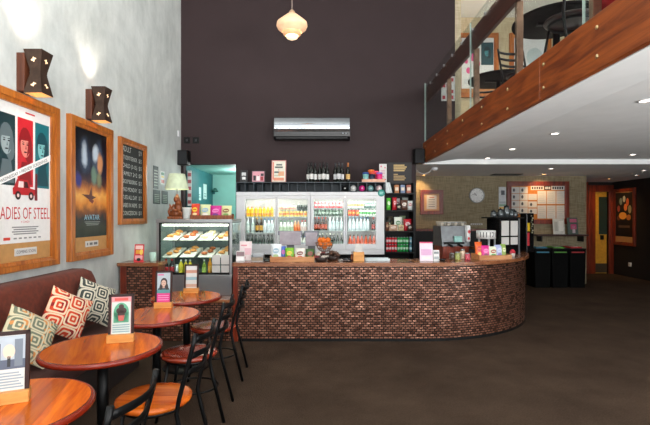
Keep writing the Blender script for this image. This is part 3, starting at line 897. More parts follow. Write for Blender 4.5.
def art_portrait(b, w, h, R):
    y = -0.0036
    b.rect(-w / 2 + 0.014, w / 2 - 0.014, 0.1, h - 0.014, y, P('#a9b6be'), R)
    b.ell(0.002, 0.19, 0.029, 0.038, y - 0.0004, P('#2a1d1a'), T=R); b.ell(-0.02, 0.155, 0.014, 0.035, y - 0.0004, P('#2a1d1a'), T=R, rot=-0.2); b.ell(0.024, 0.155, 0.014, 0.035, y - 0.0004, P('#2a1d1a'), T=R, rot=0.2)
    b.ell(0, 0.125, 0.05, 0.03, y - 0.0003, P('#3c4a58'), T=R); b.rect(-0.009, 0.009, 0.14, 0.17, y - 0.0006, P('#b98f7c'), R)
    b.ell(0, 0.183, 0.02, 0.027, y - 0.0009, P('#caa592'), T=R)
    for q in (-1, 1): b.ell(q * 0.008, 0.187, 0.004, 0.002, y - 0.0013, P('#2a1d1a'), 8, T=R)
    b.ell(0, 0.17, 0.008, 0.002, y - 0.0013, P('#8a3a3a'), 8, T=R)
    b.rect(-w / 2 + 0.014, w / 2 - 0.014, 0.095, 0.125, y - 0.0012, P('#4f8a8c'), R)
    b.rect(-w / 2 + 0.014, w / 2 - 0.014, 0.015, 0.096, y - 0.0012, P('#d02a7c'), R)
    for i in range(3): b.rect(-0.045, 0.045, 0.035 + i * 0.018, 0.043 + i * 0.018, y - 0.0018, P('#e88ab8'), R)
    b.rect(-0.05, 0.0, h - 0.04, h - 0.03, y - 0.0008, P('#d02a7c'), R)


def art_pastel(b, w, h, R):
    y = -0.0036
    for i, c in enumerate(('#bf9a86', '#cfcfca', '#8aaab4', '#d4d2ce', '#c08a74', '#d0d0ce')):
        b.rect(-w / 2 + 0.016, w / 2 - 0.016, 0.03 + i * 0.036, 0.06 + i * 0.036, y, P(c), R)


table_card('framed table card with a grey street picture, on the nearest table', (-1.36, 1.86, TH), math.radians(24), art_city)
table_card('framed table card with a chocolate ice cream on green', (-1.30, 2.76, TH), math.radians(14), art_ice)
table_card('framed table card with a portrait above a magenta band', (-1.41, 3.78, TH), math.radians(8), art_portrait, 0.143, 0.29)
table_card('framed table card with pastel stripes, on the farthest table', (-1.395, 4.52, TH), math.radians(5), art_pastel, 0.145, 0.265)

# ------------------------------------------------------------------ chairs
def make_chair(label, loc, rz, seatm, group):
    t = thing('cafe_chair', label, 'chair', loc, rz, group)
    MB().lathe([(0.001, 0.43), (0.185, 0.43), (0.205, 0.438), (0.212, 0.45), (0.207, 0.462), (0.19, 0.468), (0.12, 0.464), (0.001, 0.46)], seatm, 40).build('seat', t)
    ring = [(0.17 * math.cos(2 * PI * i / 28), 0.17 * math.sin(2 * PI * i / 28), 0.42) for i in range(28)]
    MB().tube(ring, 0.012, M_STEEL, 8, closed=True).build('seat_frame', t)
    for s in (-1, 1):
        MB().tube([(s * 0.125, -0.115, 0.42), (s * 0.15, -0.15, 0.21), (s * 0.175, -0.19, 0.0)], 0.0115, M_STEEL).build('leg', t)
        MB().tube([(s * 0.172, 0.30, 0.87), (s * 0.172, 0.285, 0.80), (s * 0.170, 0.21, 0.52), (s * 0.168, 0.195, 0.44), (s * 0.172, 0.215, 0.34), (s * 0.18, 0.30, 0.0)], 0.0125, M_STEEL).build('back_post', t)
    for z, yy in ((0.835, 0.295), (0.745, 0.268), (0.655, 0.245)):
        pts = [(-0.172 + 0.344 * i / 10, yy + 0.045 * math.sin(PI * i / 10), z) for i in range(11)]
        MB().tube(pts, 0.01, M_STEEL, 8, flat=(0.006, 0.017)).build('slat', t)
    rr = [(0.165 * math.cos(2 * PI * i / 28), 0.03 + 0.165 * math.sin(2 * PI * i / 28) * 1.12, 0.20) for i in range(28)]
    MB().tube(rr, 0.008, M_STEEL, 8, closed=True).build('foot_ring', t)
    return t


GC = 'black steel cafe chairs along the tables'
C0 = make_chair('black steel ladder back chair nearest the camera, only its back in view', (-1.0, 1.62, 0), -PI / 2 - 0.05, M_SEATW, GC)
C1 = copy_tree(C0, (-0.985, 2.50, 0), -PI / 2 - 0.04, 'black steel ladder back chair with an orange seat, at the ice cream card table', GC)
C2 = make_chair('black steel ladder back chair with a red seat, at the pink portrait card table', (-1.04, 3.32, 0), -PI / 2 + 0.03, M_SEATR, GC)
C3 = copy_tree(C2, (-1.06, 4.10, 0), -PI / 2 + 0.06, 'black steel ladder back chair farthest from the camera, in front of the tiled counter', GC)

# ------------------------------------------------------------------ bar counter
CT = 0.944
CC, RO = Vector((1.15, 7.14)), 2.0
X0 = -1.10
def path(off, n=28, end=PI / 2, tail=0.9):
    """Outline of the counter front, pulled in by off; returns (x, y, arc length)."""
    pts = [(X0, 5.14 + off)]
    for i in range(n + 1):
        a = end * i / n
        pts.append((CC.x + (RO - off) * math.sin(a), CC.y - (RO - off) * math.cos(a)))
    pts.append((CC.x + RO - off, CC.y + tail))
    out = []; s = 0; p0 = None
    for p in pts:
        if p0: s += math.hypot(p[0] - p0[0], p[1] - p0[1])
        out.append((p[0], p[1], s)); p0 = p
    return out


def wall_strip(b, pts, z0, z1, m):
    for a, c in zip(pts[:-1], pts[1:]):
        b.add([(a[0], a[1], z0), (c[0], c[1], z0), (c[0], c[1], z1), (a[0], a[1], z1)], [(0, 1, 2, 3)], m, True, None,
              [[(a[2], z0), (c[2], z0), (c[2], z1), (a[2], z1)]])
    return b


def ring(b, off0, off1, z0, z1, m):
    A, B = path(off0), path(off1); n = len(A)
    vs = [(p[0], p[1], z1) for p in A] + [(p[0], p[1], z1) for p in B] + [(p[0], p[1], z0) for p in A] + [(p[0], p[1], z0) for p in B]
    fs = []
    for i in range(n - 1):
        fs.append((i, i + 1, n + i + 1, n + i)); fs.append((2 * n + i, 3 * n + i, 3 * n + i + 1, 2 * n + i + 1))
        fs.append((2 * n + i, 2 * n + i + 1, i + 1, i)); fs.append((n + i, n + i + 1, 3 * n + i + 1, 3 * n + i))
    fs.append((0, n, 3 * n, 2 * n)); fs.append((n - 1, 3 * n - 1, 4 * n - 1, 2 * n - 1))
    return b.add(vs, fs, m)


t = thing('bar_counter', 'long curved bar counter faced in bronze mosaic', 'counter', (0, 0, 0))
wall_strip(MB(), path(0.05), 0.03, CT - 0.04, M_MOSAIC).build('tiled_front', t)
ring(MB(), 0.06, 0.12, 0.0, CT - 0.045, M_BLACK).build('carcass', t)
ring(MB(), 0.045, 0.07, 0.0, 0.03, M_BLACK).build('kick_strip', t)
ring(MB(), 0.0, 0.50, CT - 0.042, CT, M_COUNTER).build('worktop', t)
ring(MB(), 0.50, 1.05, 0.80, 0.84, mat('#55585a', 0.3, metal=0.5)).build('inner_bench', t)
ring(MB(), 0.52, 0.56, 0.0, 0.80, M_BLACK).build('inner_panel', t)
MB().box(X0 - 0.0, X0 + 0.06, 5.17, 5.66, 0, CT - 0.04, M_REDWOOD, 0.005).build('end_post', t)


def tile_quad(x0, x1, y, z0, z1):
    return MB().add([(x0, y, z0), (x1, y, z0), (x1, y, z1), (x0, y, z1)], [(0, 1, 2, 3)], M_MOSAIC, False, None, [[(x0, z0), (x1, z0), (x1, z1), (x0, z1)]])


t = thing('counter_pier', 'short tiled counter pier against the plaster wall', 'counter', (0, 0, 0))
MB().box(-2.46, -1.97, 5.12, 5.42, CT - 0.042, CT, M_COUNTER, 0.006).build('worktop', t)
MB().box(-2.44, -2.37, 5.16, 5.40, 0, CT - 0.042, M_REDWOOD, 0.004).build('corner_post', t)
MB().box(-2.06, -1.99, 5.16, 5.40, 0, CT - 0.042, M_REDWOOD, 0.004).build('corner_post', t)
tile_quad(-2.37, -2.06, 5.175, 0.0, CT - 0.042).build('tiled_front', t)
MB().box(-2.37, -2.06, 5.18, 5.39, 0, CT - 0.042, M_BLACK).build('carcass', t)
t = thing('display_plinth', 'low tiled plinth with a timber lip under the food display case', 'plinth', (0, 0, 0))
tile_quad(-1.985, -1.105, 5.195, 0.0, 0.46).build('tiled_front', t)
MB().box(-1.985, -1.105, 5.20, 5.44, 0, 0.46, M_BLACK).box(-2.2, -1.105, 5.44, 6.1, 0, 0.46, M_BLACK).build('carcass', t)
MB().box(-1.985, -1.105, 5.17, 5.44, 0.46, 0.50, M_COUNTER, 0.005).box(-2.2, -1.105, 5.44, 6.1, 0.46, 0.50, M_COUNTER).build('lip', t)

# ------------------------------------------------------------------ food display case
t = thing('food_display_case', 'glass fronted food display case at the left end of the bar', 'display case', (-1.645, 5.45, 0.50))
hw, dp, hh = 0.475, 0.60, 0.96
b = MB()
b.box(-hw, hw, 0.0, dp, 0.0, 0.26, M_CHROME, 0.004)
b.build('base_cabinet', t)
b = MB()
for x in (-hw, hw - 0.03):
    for y_ in (0, dp - 0.03): MB().box(x, x + 0.03, y_, y_ + 0.03, 0.26, hh - 0.04, M_CHROME).build('corner_post', t)
MB().box(-hw - 0.005, hw + 0.005, -0.01, dp, hh - 0.045, hh, M_CHROME, 0.004).build('top_panel', t)
b = MB()
for x in (-hw + 0.03, hw - 0.05): b.box(x, x + 0.02, 0.004, 0.02, 0.26, hh - 0.045, M_BLACK)
b.box(-hw + 0.03, hw - 0.03, 0.004, 0.02, 0.26, 0.285, M_BLACK).box(-hw + 0.03, hw - 0.03, 0.004, 0.02, hh - 0.06, hh - 0.045, M_BLACK)
b.build('front_frame', t)
MB().box(-hw + 0.05, hw - 0.05, 0.008, 0.014, 0.28, hh - 0.06, M_CASEGLASS).build('front_pane', t)
MB().box(hw - 0.014, hw - 0.008, 0.03, dp - 0.03, 0.27, hh - 0.045, M_CASEGLASS).build('side_pane', t)
MB().box(-hw + 0.008, -hw + 0.014, 0.03, dp - 0.03, 0.27, hh - 0.045, M_CASEGLASS).build('side_pane', t)
MB().box(-hw + 0.03, hw - 0.03, dp - 0.02, dp - 0.01, 0.27, hh - 0.045, mat('#6c7a7a', 0.25, metal=0.3)).build('rear_panel', t)
for z in (0.47, 0.685): MB().box(-hw + 0.035, hw - 0.035, 0.06, dp - 0.04, z - 0.008, z, M_CASEGLASS).build('shelf', t)
MB().cyl((-hw + 0.06, 0.05, hh - 0.075), (hw - 0.06, 0.05, hh - 0.075), 0.012, mat('#ffffff', 0.5, emit=6, emitc='#fff6e8')).build('light_tube', t)
area('display_case_lamp', (-1.645, 5.56, 1.405), (0, 0, 0), 0.8, 0.12, 3.6, (1, 0.95, 0.86))
area('display_case_lower_lamp', (-1.645, 5.56, 1.17), (0, 0, 0), 0.8, 0.05, 0.9, (1, 0.95, 0.86))

bread = mat('#c98a4a', 0.7, var=0.35, scale=40, bump=0.4, name='baked_crust'); crumb = mat('#e3cfa4', 0.75, var=0.2, scale=40, name='pale_pastry'); brown = mat('#9a4e20', 0.6, var=0.3, scale=40, name='dark_crust')
case = Vector((-1.645, 5.45, 0.50))
cab_trays = [(-0.33, 0.685, 'upper', 'first'), (-0.11, 0.685, 'upper', 'second'), (0.12, 0.685, 'upper', 'third'), (0.33, 0.685, 'upper', 'fourth'),
             (-0.33, 0.47, 'lower', 'first'), (-0.11, 0.47, 'lower', 'second'), (0.12, 0.47, 'lower', 'third'), (0.33, 0.47, 'lower', 'fourth')]
ptray = None
for i, (x, z, lv, od) in enumerate(cab_trays):
    loc = case + Vector((x, 0.26, z))
    lab = 'white paper lined food tray, %s from the left on the %s display case shelf' % (od, lv)
    if ptray is None:
        b = MB(); q = mat('#d9d8d0', 0.6)
        lo = [(-0.105, -0.17, 0.0), (0.075, -0.17, 0.0), (0.10, 0.17, 0.092), (-0.08, 0.17, 0.092)]
        b.add([*lo, *[(x_, y_, z_ + 0.01) for x_, y_, z_ in lo]], [(3, 2, 1, 0), (4, 5, 6, 7), (0, 1, 5, 4), (1, 2, 6, 5), (2, 3, 7, 6), (3, 0, 4, 7)], q)
        b.box(-0.08, 0.10, 0.16, 0.17, 0.0, 0.093, q)
        ptray = tag(b.build('food_tray', loc=loc), lab, 'tray', 'food trays in the display case')
    else: dup(ptray, loc, lab)
protos = {}
def pastry(kind, loc, label, rz=0.0):
    if kind not in protos:
        if kind == 'croissant':
            pts = [(0.05 * math.cos(a), 0.05 * math.sin(a), 0.022) for a in [PI * (0.05 + 0.9 * i / 8) for i in range(9)]]
            o = MB().tube(pts, [0.008, 0.015, 0.02, 0.024, 0.026, 0.024, 0.02, 0.015, 0.008], bread, 10).build('croissant')
        elif kind == 'bread_roll':
            o = MB().ball((0, 0, 0.024), 0.05, brown, (1.0, 0.75, 0.5)).build('bread_roll')
        elif kind == 'pie':
            o = MB().lathe([(0.032, 0), (0.045, 0.02), (0.048, 0.026), (0.038, 0.034), (0.012, 0.04)], bread, 18).build('pie')
        else:
            o = MB().box(-0.055, 0.055, -0.03, 0.03, 0, 0.045, crumb, 0.012, seg=3).build('sandwich')
        o.location = loc; o.rotation_euler = (0, 0, rz); protos[kind] = o
        return tag(o, label, 'pastry', 'baked food in the display case')
    return dup(protos[kind], loc, label, rz=rz)


plan = ['croissant', 'bread_roll', 'sandwich', 'pie', 'pie', 'croissant', 'bread_roll', 'croissant']
nm = {'croissant': 'curved golden croissant', 'pie': 'small round golden pie', 'sandwich': 'pale square sandwich', 'bread_roll': 'dark brown bread roll'}
for i, (x, z, lv, od) in enumerate(cab_trays):
    k = plan[i]
    for j, (dx, dy) in enumerate(((-0.035, -0.10), (0.02, -0.02), (0.02, 0.09))):
        o = pastry(k, case + Vector((x + dx, 0.26 + dy, z + 0.011 + (dy + 0.17) / 0.34 * 0.092)), '%s on the %s tray from the left, %s display case shelf' % (nm[k], od, lv))
        o.rotation_euler = (0.264, 0, random.uniform(-0.5, 0.5)); o.scale = (0.85, 0.85, 0.85)


# ------------------------------------------------------------------ bottles, cans, packets: one builder per kind
def bottle_mesh(h, r, glassm, capm, labm, lab2=None, neck=0.38, shoulder=0.55):
    b = MB()
    b.lathe([(r * 0.9, 0), (r, h * 0.03), (r, h * shoulder), (r * 0.8, h * (shoulder + 0.1)), (r * neck, h * (shoulder + 0.22)), (r * neck, h * 0.9)], glassm, 14)
    b.lathe([(r * neck * 1.15, h * 0.89), (r * neck * 1.15, h), (r * neck * 0.5, h)], capm, 12)
    b.lathe([(r * 1.02, h * 0.14), (r * 1.02, h * (shoulder - 0.08))], labm, 14, caps=False)
    if lab2: b.lathe([(r * 1.03, h * 0.22), (r * 1.03, h * 0.32)], lab2, 14, caps=False)
    return b


def can_mesh(h, r, body, band=None):
    b = MB().lathe([(r * 0.8, 0), (r, h * 0.06), (r, h * 0.9)], body, 14).lathe([(r, h * 0.9), (r * 0.82, h), (r * 0.4, h * 0.985)], mat('#b4b8ba', 0.3, metal=0.7), 14)
    if band: b.lathe([(r * 1.015, h * 0.3), (r * 1.015, h * 0.62)], band, 14, caps=False)
    return b


G = lambda h: mat(h, 0.12, var=0.03)
def row(name, mb, cat, label, x0, x1, n, y, z, group, jitter=0.004):
    o = None
    for i in range(n):
        x = x0 + (x1 - x0) * (i + 0.5) / n
        loc = (x + random.uniform(-jitter, jitter), y + random.uniform(-jitter, jitter), z)
        if o is None: o = tag(mb.build(name, loc=loc), label, cat, group)
        else: dup(o, loc)


# drinks on the floor of the display case
fl = 0.5 + 0.26
def one(name, mb, cat, label, loc, rz=0.0, group=None):
    o = mb.build(name, loc=loc, rot=(0, 0, rz)); return tag(o, label, cat, group)


GD = 'drinks on the floor of the display case'
row('cola_bottle', bottle_mesh(0.19, 0.03, G('#1c0d0a'), C_RED, C_RED), 'bottle', 'dark cola bottle with a red wrapper on the display case floor', -2.07, -1.93, 2, 5.56, fl, GD)
one('silver_can', can_mesh(0.12, 0.028, mat('#b8bcc0', 0.3, metal=0.8)), 'can', 'silver drink can on the display case floor', (-1.90, 5.55, fl), 0, GD)
row('juice_bottle', bottle_mesh(0.18, 0.028, G('#d8c03a'), P('#e0e0d8'), P('#c8b830'), shoulder=0.62), 'bottle', 'yellow juice bottle on the display case floor', -1.875, -1.70, 3, 5.56, fl, GD)
one('juice_bottle', bottle_mesh(0.18, 0.028, G('#7f9a3a'), P('#e0e0d8'), P('#a8c060')), 'bottle', 'green juice bottle on the display case floor', (-1.55, 5.56, fl), 0, GD)
one('juice_bottle', bottle_mesh(0.22, 0.028, G('#d98a20'), P('#e8e0d0'), P('#e0a040')), 'bottle', 'tall orange juice bottle on the display case floor', (-1.475, 5.56, fl), 0, GD)
for k, (u, v, ps) in enumerate(((212, 255, 'upper left'), (221, 255, 'upper right'), (212, 265.5, 'lower left'), (221, 265.5, 'lower right'))):
    w_ = X(u + 8, 5.45) - X(u, 5.45); z1_ = Z(v, 5.45); z0_ = Z(v + (9.5 if k < 2 else 7), 5.45)
    tag(MB().box(-w_ / 2, w_ / 2, -0.002, 0, 0, z1_ - z0_, M_PAPER).build('price_card', loc=(X(u + 4, 5.45), 5.454, z0_)), 'white price card on the display case glass, %s of four' % ps, 'card', 'price cards on the display case glass')

# ------------------------------------------------------------------ on top of the display case
ZT = 0.50 + 0.96
t = thing('table_lamp', 'table lamp with a carved figure base and pale green shade', 'lamp', (X(176.5, 5.6), 5.62, ZT))
b = MB()
b.box(-0.11, 0.09, -0.06, 0.06, 0, 0.035, M_CARVE, 0.012, seg=3)
b.ball((-0.02, 0, 0.075), 0.075, M_CARVE, (1.0, 0.7, 0.75))
b.ball((0.015, 0, 0.15), 0.055, M_CARVE, (0.9, 0.8, 1.3))
b.tube([(0.02, 0, 0.18), (0.01, 0, 0.24), (0.0, 0, 0.32)], [0.045, 0.032, 0.016], M_CARVE, 12)
b.ball((0.0, -0.02, 0.255), 0.042, M_CARVE, (0.85, 0.9, 1.1))
b.tube([(-0.02, -0.045, 0.19), (-0.055, -0.055, 0.13), (0.02, -0.065, 0.11)], 0.017, M_CARVE, 8)
b.tube([(-0.08, 0, 0.04), (-0.105, 0, 0.10), (-0.085, 0, 0.16), (-0.095, 0, 0.2)], [0.022, 0.018, 0.013, 0.006], M_CARVE, 8)
b.tube([(0.06, -0.03, 0.03), (0.07, -0.04, 0.08), (0.03, -0.05, 0.10)], 0.018, M_CARVE, 8)
b.build('carved_base', t)
MB().cyl((0, 0, 0.29), (0, 0, 0.42), 0.008, M_CHROME).build('stem', t)
shade_m = mat('#b9c6ac', 0.8, emit=0.15, var=0.15, scale=14, emitc='#d8d49a', name='pale_green_lamp_shade')
MB().lathe([(0.148, 0.385), (0.10, 0.585), (0.098, 0.585), (0.146, 0.385)], shade_m, 32, caps=False).build('lamp_shade', t)
point('table_lamp_bulb', (X(176.5, 5.6), 5.62, ZT + 0.50), 2.0, (1, 0.86, 0.6), 0.04)
b = MB().lathe([(0.04, 0), (0.048, 0.005), (0.056, 0.125), (0.06, 0.13), (0.06, 0.15), (0.052, 0.15), (0.05, 0.04)], mat('#d6dad6', 0.5), 24)
one('plant_pot', b, 'pot', 'empty white pot between the table lamp and the crisp tray', (X(187, 5.6), 5.6, ZT))


def bag(w, h, th, base, patch, patch2=None):
    """A filled foil packet with crimped ends."""
    b = MB(); n = 8; vs = []; fs = []
    mb, mp = mat(base, 0.3, var=0.06), mat(patch, 0.35, var=0.05)
    for side in (1, -1):
        o = len(vs)
        for i in range(n + 1):
            for j in range(n + 1):
                u, v = i / n * 2 - 1, j / n * 2 - 1
                p = max(0, (1 - abs(u) ** 3) * (1 - abs(v) ** 4)) ** 0.6
                vs.append((u * w / 2 * (1 - 0.06 * (1 - v * v)), -side * (th / 2 * p + 0.001), h / 2 + v * h / 2))
        for i in range(n):
            for j in range(n):
                f = (o + i * (n + 1) + j, o + (i + 1) * (n + 1) + j, o + (i + 1) * (n + 1) + j + 1, o + i * (n + 1) + j + 1)
                fs.append(f if side > 0 else f[::-1])
    b.add(vs, fs, mb, True)
    b.ell(0, h * 0.58, w * 0.3, h * 0.16, -th / 2 - 0.0025, mp, 16, 0.15)
    if patch2: b.ell(0.0, h * 0.27, w * 0.26, h * 0.1, -th / 2 - 0.0015, mat(patch2, 0.35, var=0.05), 14)
    b.rect(-w * 0.2, w * 0.2, h * 0.55, h * 0.61, -th / 2 - 0.0032, mb)
    return b


def crate(name, label, w, d, h, loc, rz=0.0, m=None, base=0.01):
    m = m or M_TRAYW
    t = thing(name, label, 'tray', loc, rz)
    MB().box(-w / 2, w / 2, -d / 2, d / 2, 0, base, m).build('tray_base', t)
    b = MB().box(-w / 2, w / 2, -d / 2, -d / 2 + 0.012, base, h, m, 0.002).box(-w / 2, w / 2, d / 2 - 0.012, d / 2, base, h * 1.3, m, 0.002)
    b.box(-w / 2, -w / 2 + 0.012, -d / 2 + 0.012, d / 2 - 0.012, base, h * 1.15, m, 0.002).box(w / 2 - 0.012, w / 2, -d / 2 + 0.012, d / 2 - 0.012, base, h * 1.15, m, 0.002)
    b.build('tray_sides', t)
    return t


crate('crisp_tray', 'timber tray of crisp packets on top of the food display case', 0.53, 0.16, 0.05, (X(212, 5.6), 5.62, ZT), 0.0, M_CARVE)
for px, bs, pt, p2, w_, h_, lb in ((195, '#c8321e', '#e8c43a', '#f0d8a0', 0.11, 0.19, 'red crisp packet'), (205, '#cfd6a4', '#8fb0c8', '#f0ece0', 0.14, 0.18, 'pale green and white crisp packet'), (215.5, '#c41f86', '#e07ab8', '#6a2a80', 0.15, 0.165, 'magenta crisp packet'), (226, '#d9d7a0', '#8a5a34', '#78a050', 0.14, 0.165, 'cream and brown crisp packet')):
    o = one('crisp_packet', bag(w_, h_, 0.05, bs, pt, p2), 'packet', lb + ' in the tray on the food display case', (X(px, 5.6), 5.615 + random.uniform(-0.01, 0.01), ZT + 0.011), 0, 'crisp packets above the display case')
    o.rotation_euler = (-0.12, 0, random.uniform(-0.1, 0.1))

# red card and small pot on the pier
b = MB(); R = Matrix.Rotation(-0.14, 4, 'X')
b.box(-0.058, 0.058, 0, 0.004, 0, 0.215, mat('#cf2f3c', 0.4), 0, R)
b.rect(-0.045, 0.045, 0.155, 0.20, -0.001, P('#e9c9c4'), R); b.rect(-0.04, 0.02, 0.10, 0.145, -0.001, P('#e2a03a'), R); b.ell(0.028, 0.12, 0.02, 0.035, -0.0014, P('#f0d060'), T=R); b.rect(-0.045, 0.045, 0.03, 0.08, -0.001, P('#e8a8ac'), R); b.ell(0.0, 0.03, 0.025, 0.02, -0.0014, C_BLK, T=R)
b.box(-0.05, 0.05, 0.0, 0.07, 0, 0.004, mat('#cf2f3c', 0.4))
one('counter_card', b, 'card', 'red promotional card standing on the short tiled pier', (X(138.5, 5.22), 5.22, CT + 0.0005))
b = MB().lathe([(0.032, 0), (0.036, 0.005), (0.04, 0.11), (0.034, 0.11), (0.03, 0.02)], mat('#a5c4b6', 0.25, var=0.05), 20)
one('tumbler', b, 'cup', 'pale green tumbler beside the red card on the pier', (X(152.5, 5.32), 5.33, CT))

# ------------------------------------------------------------------ back bar: base unit, fridges, rack
t = thing('back_bar_cabinet', 'low black back bar cabinet under the fridges', 'cabinet', (0, 0, 0))
MB().box(-1.40, 0.93, 6.80, YB - 0.01, 0.0, 0.87, M_BLACK).build('body', t)
MB().box(-1.41, 0.935, 6.74, YB - 0.01, 0.87, 0.90, M_GLOSSBLACK).build('worktop', t)
for i in range(4): MB().box(-1.38 + i * 0.58, -0.82 + i * 0.58, 6.78, 6.80, 0.08, 0.85, M_BLACK, 0.003).build('door', t)

FY = 6.75
def make_fridge(label, xa, xb, panes, shelves):
    t = thing('drinks_fridge', label, 'fridge', ((xa + xb) / 2, FY, 0.90), 0, 'white glass door drinks fridges')
    c = (xa + xb) / 2; h = 0.974; d = 0.62; w2 = (xb - xa) / 2 - 0.001
    b = MB()
    b.box(-w2, -w2 + 0.05, 0.05, d, 0, h, M_FWHITE).box(w2 - 0.05, w2, 0.05, d, 0, h, M_FWHITE)
    b.box(-w2 + 0.05, w2 - 0.05, 0.05, d, h - 0.06, h, M_FWHITE).box(-w2 + 0.05, w2 - 0.05, 0.05, d, 0, 0.08, M_FWHITE)
    b.box(-w2 + 0.05, w2 - 0.05, d - 0.03, d, 0.08, h - 0.06, M_FWHITE)
    b.build('cabinet_shell', t)
    MB().box(-w2, w2, 0.0, 0.05, h - 0.06, h, M_FWHITE, 0.006).build('header_panel', t)
    MB().box(-w2, w2, 0.0, 0.05, 0, 0.07, M_FWHITE, 0.006).build('kick_panel', t)
    for k, (p0, p1) in enumerate(panes):
        p0 -= c; p1 -= c
        l = -w2 + 0.002 if k == 0 else (panes[0][1] + panes[1][0]) / 2 - c + 0.002
        r = w2 - 0.002 if k == 1 else (panes[0][1] + panes[1][0]) / 2 - c - 0.002
        za, zb = 0.165, 0.865
        b = MB()
        b.box(l, p0, 0.0, 0.045, 0.072, h - 0.062, M_FWHITE, 0.004).box(p1, r, 0.0, 0.045, 0.072, h - 0.062, M_FWHITE, 0.004)
        b.box(p0, p1, 0.0, 0.045, 0.072, za, M_FWHITE, 0.004).box(p0, p1, 0.0, 0.045, zb, h - 0.062, M_FWHITE, 0.004)
        o = b.build('door', t)
        MB().box(p0, p1, 0.018, 0.024, za, zb, M_DOORGLASS).build('pane', o)
        hx_ = r - 0.014 if k == 0 else l + 0.014
        MB().box(hx_ - 0.006, hx_ + 0.006, -0.018, 0.0, 0.3, 0.6, mat('#c9cbcf', 0.3, metal=0.4), 0.003).build('handle', o)
    for z in shelves:
        MB().box(-w2 + 0.052, w2 - 0.052, 0.07, d - 0.05, z - 0.9 - 0.012, z - 0.9, mat('#cfd6d4', 0.3)).build('shelf', t)
    MB().cyl((-w2 + 0.08, 0.075, h - 0.075), (w2 - 0.08, 0.075, h - 0.075), 0.012, mat('#ffffff', 0.5, emit=5, emitc='#fffbe8')).build('light_tube', t)
    area('fridge_lamp', (c, FY + 0.11, 0.90 + h - 0.085), (math.radians(20), 0, 0), 0.95, 0.05, 2.8, (1, 0.95, 0.82))
    for z in shelves: area('fridge_shelf_lamp', (c, FY + 0.075, z - 0.02), (math.radians(35), 0, 0), 0.98, 0.02, 0.75, (1, 0.96, 0.86))
    return t


PA = [(X(245, FY), X(275, FY)), (X(278, FY), X(308, FY))]
PB = [(X(313, FY), X(343.5, FY)), (X(347, FY), X(376, FY))]
XA, XM, XB = X(236, FY), X(310.5, FY), X(384.5, FY)
make_fridge('white two door drinks fridge holding yellow juices, next to the display case', XA, XM, PA, (1.24, 1.49))
make_fridge('white two door drinks fridge beside the snack shelves', XM, XB, PB, (1.27, 1.50, 1.625))
one('fridge_sticker', MB().lathe([(0.001, 0), (0.055, 0), (0.055, 0.002), (0.04, 0.0025), (0.001, 0.0025)], mat('#1c8a7c', 0.4), 28, T=Matrix.Rotation(PI / 2, 4, 'X')).rect(-0.03, 0.03, 0.005, 0.017, -0.0032, P('#8fd0c4')).rect(-0.03, 0.02, -0.018, -0.006, -0.0032, P('#8fd0c4')),
    'sticker', 'round teal sticker on the top corner of the fridge', (X(382, FY) - 0.01, FY - 0.0005, Z(193, FY)))
Y1 = FY + 0.14
FT, FM, FB = 1.49, 1.24, 0.985
def frow(name, mb, cat, label, px0, px1, n, z, group): row(name, mb, cat, label, X(px0, Y1), X(px1, Y1), n, Y1, z, group)
c_ = lambda h: P(h, 0.3)
# first door
frow('juice_bottle', bottle_mesh(0.155, 0.029, G('#f0b818'), c_('#e8482a'), c_('#f5c62a'), c_('#e86a20'), shoulder=0.7), 'bottle', 'yellow and orange juice bottle on the top shelf of the leftmost fridge door', 246, 274, 7, FT, 'yellow juices in the fridge')
frow('juice_bottle', bottle_mesh(0.235, 0.028, G('#b8ccc8'), c_('#e8e8e8'), c_('#dfe8e4')), 'bottle', 'clear glass bottle on the middle shelf of the leftmost fridge door', 246, 255, 2, FM, 'clear bottles in the fridge')
frow('beer_bottle', bottle_mesh(0.235, 0.028, G('#2a1810'), c_('#e0b030'), c_('#e0a82c')), 'bottle', 'brown bottle with a yellow wrapper on the middle shelf of the leftmost fridge door', 255, 263, 2, FM, 'brown bottles in the fridge')
frow('water_bottle', bottle_mesh(0.22, 0.028, G('#d8e6ea'), c_('#4a90c0'), c_('#e8eef2')), 'bottle', 'pale water bottle on the middle shelf of the leftmost fridge door', 263, 274, 3, FM, 'water bottles in the fridge')
frow('beer_bottle', bottle_mesh(0.22, 0.028, G('#26302c'), c_('#20201e'), c_('#4a5a54')), 'bottle', 'dark green bottle on the bottom shelf of the leftmost fridge door', 246, 274, 7, FB, 'dark bottles in the fridge')
# second door
frow('yoghurt_drink', can_mesh(0.095, 0.027, c_('#f0d070'), c_('#e88a4a')), 'drink', 'small orange labelled drink stacked on the top shelf of the second fridge door', 279, 307, 8, FT, 'small drinks on the second fridge door')
frow('yoghurt_drink', can_mesh(0.085, 0.026, c_('#f2e4c0'), c_('#f0b0a0')), 'drink', 'small pale drink in the upper layer of the second fridge door', 279, 296, 5, FT + 0.0955, 'pale small drinks in the fridge')
frow('dark_can', can_mesh(0.10, 0.02, c_('#3a4c48'), c_('#20302c')), 'can', 'slim dark can in the upper layer of the second fridge door', 297, 307, 4, FT + 0.0955, 'slim dark cans in the fridge')
frow('milk_bottle', bottle_mesh(0.19, 0.03, c_('#e8eae4'), c_('#3c8a5a'), c_('#bcd0b0')), 'bottle', 'white milk bottle with a green cap on the middle shelf of the second fridge door', 279, 294, 4, FM, 'milk bottles in the fridge')
frow('juice_bottle', bottle_mesh(0.19, 0.029, G('#e89a60'), c_('#e8e0d8'), c_('#f07a3a')), 'bottle', 'coral juice bottle on the middle shelf of the second fridge door', 294, 300, 2, FM, 'coral juices in the fridge')
frow('milk_bottle', bottle_mesh(0.19, 0.03, c_('#f0efec'), c_('#d05040'), c_('#f2dcd6')), 'bottle', 'white bottle with a red cap on the middle shelf of the second fridge door', 301, 307, 2, FM, 'red capped bottles in the fridge')
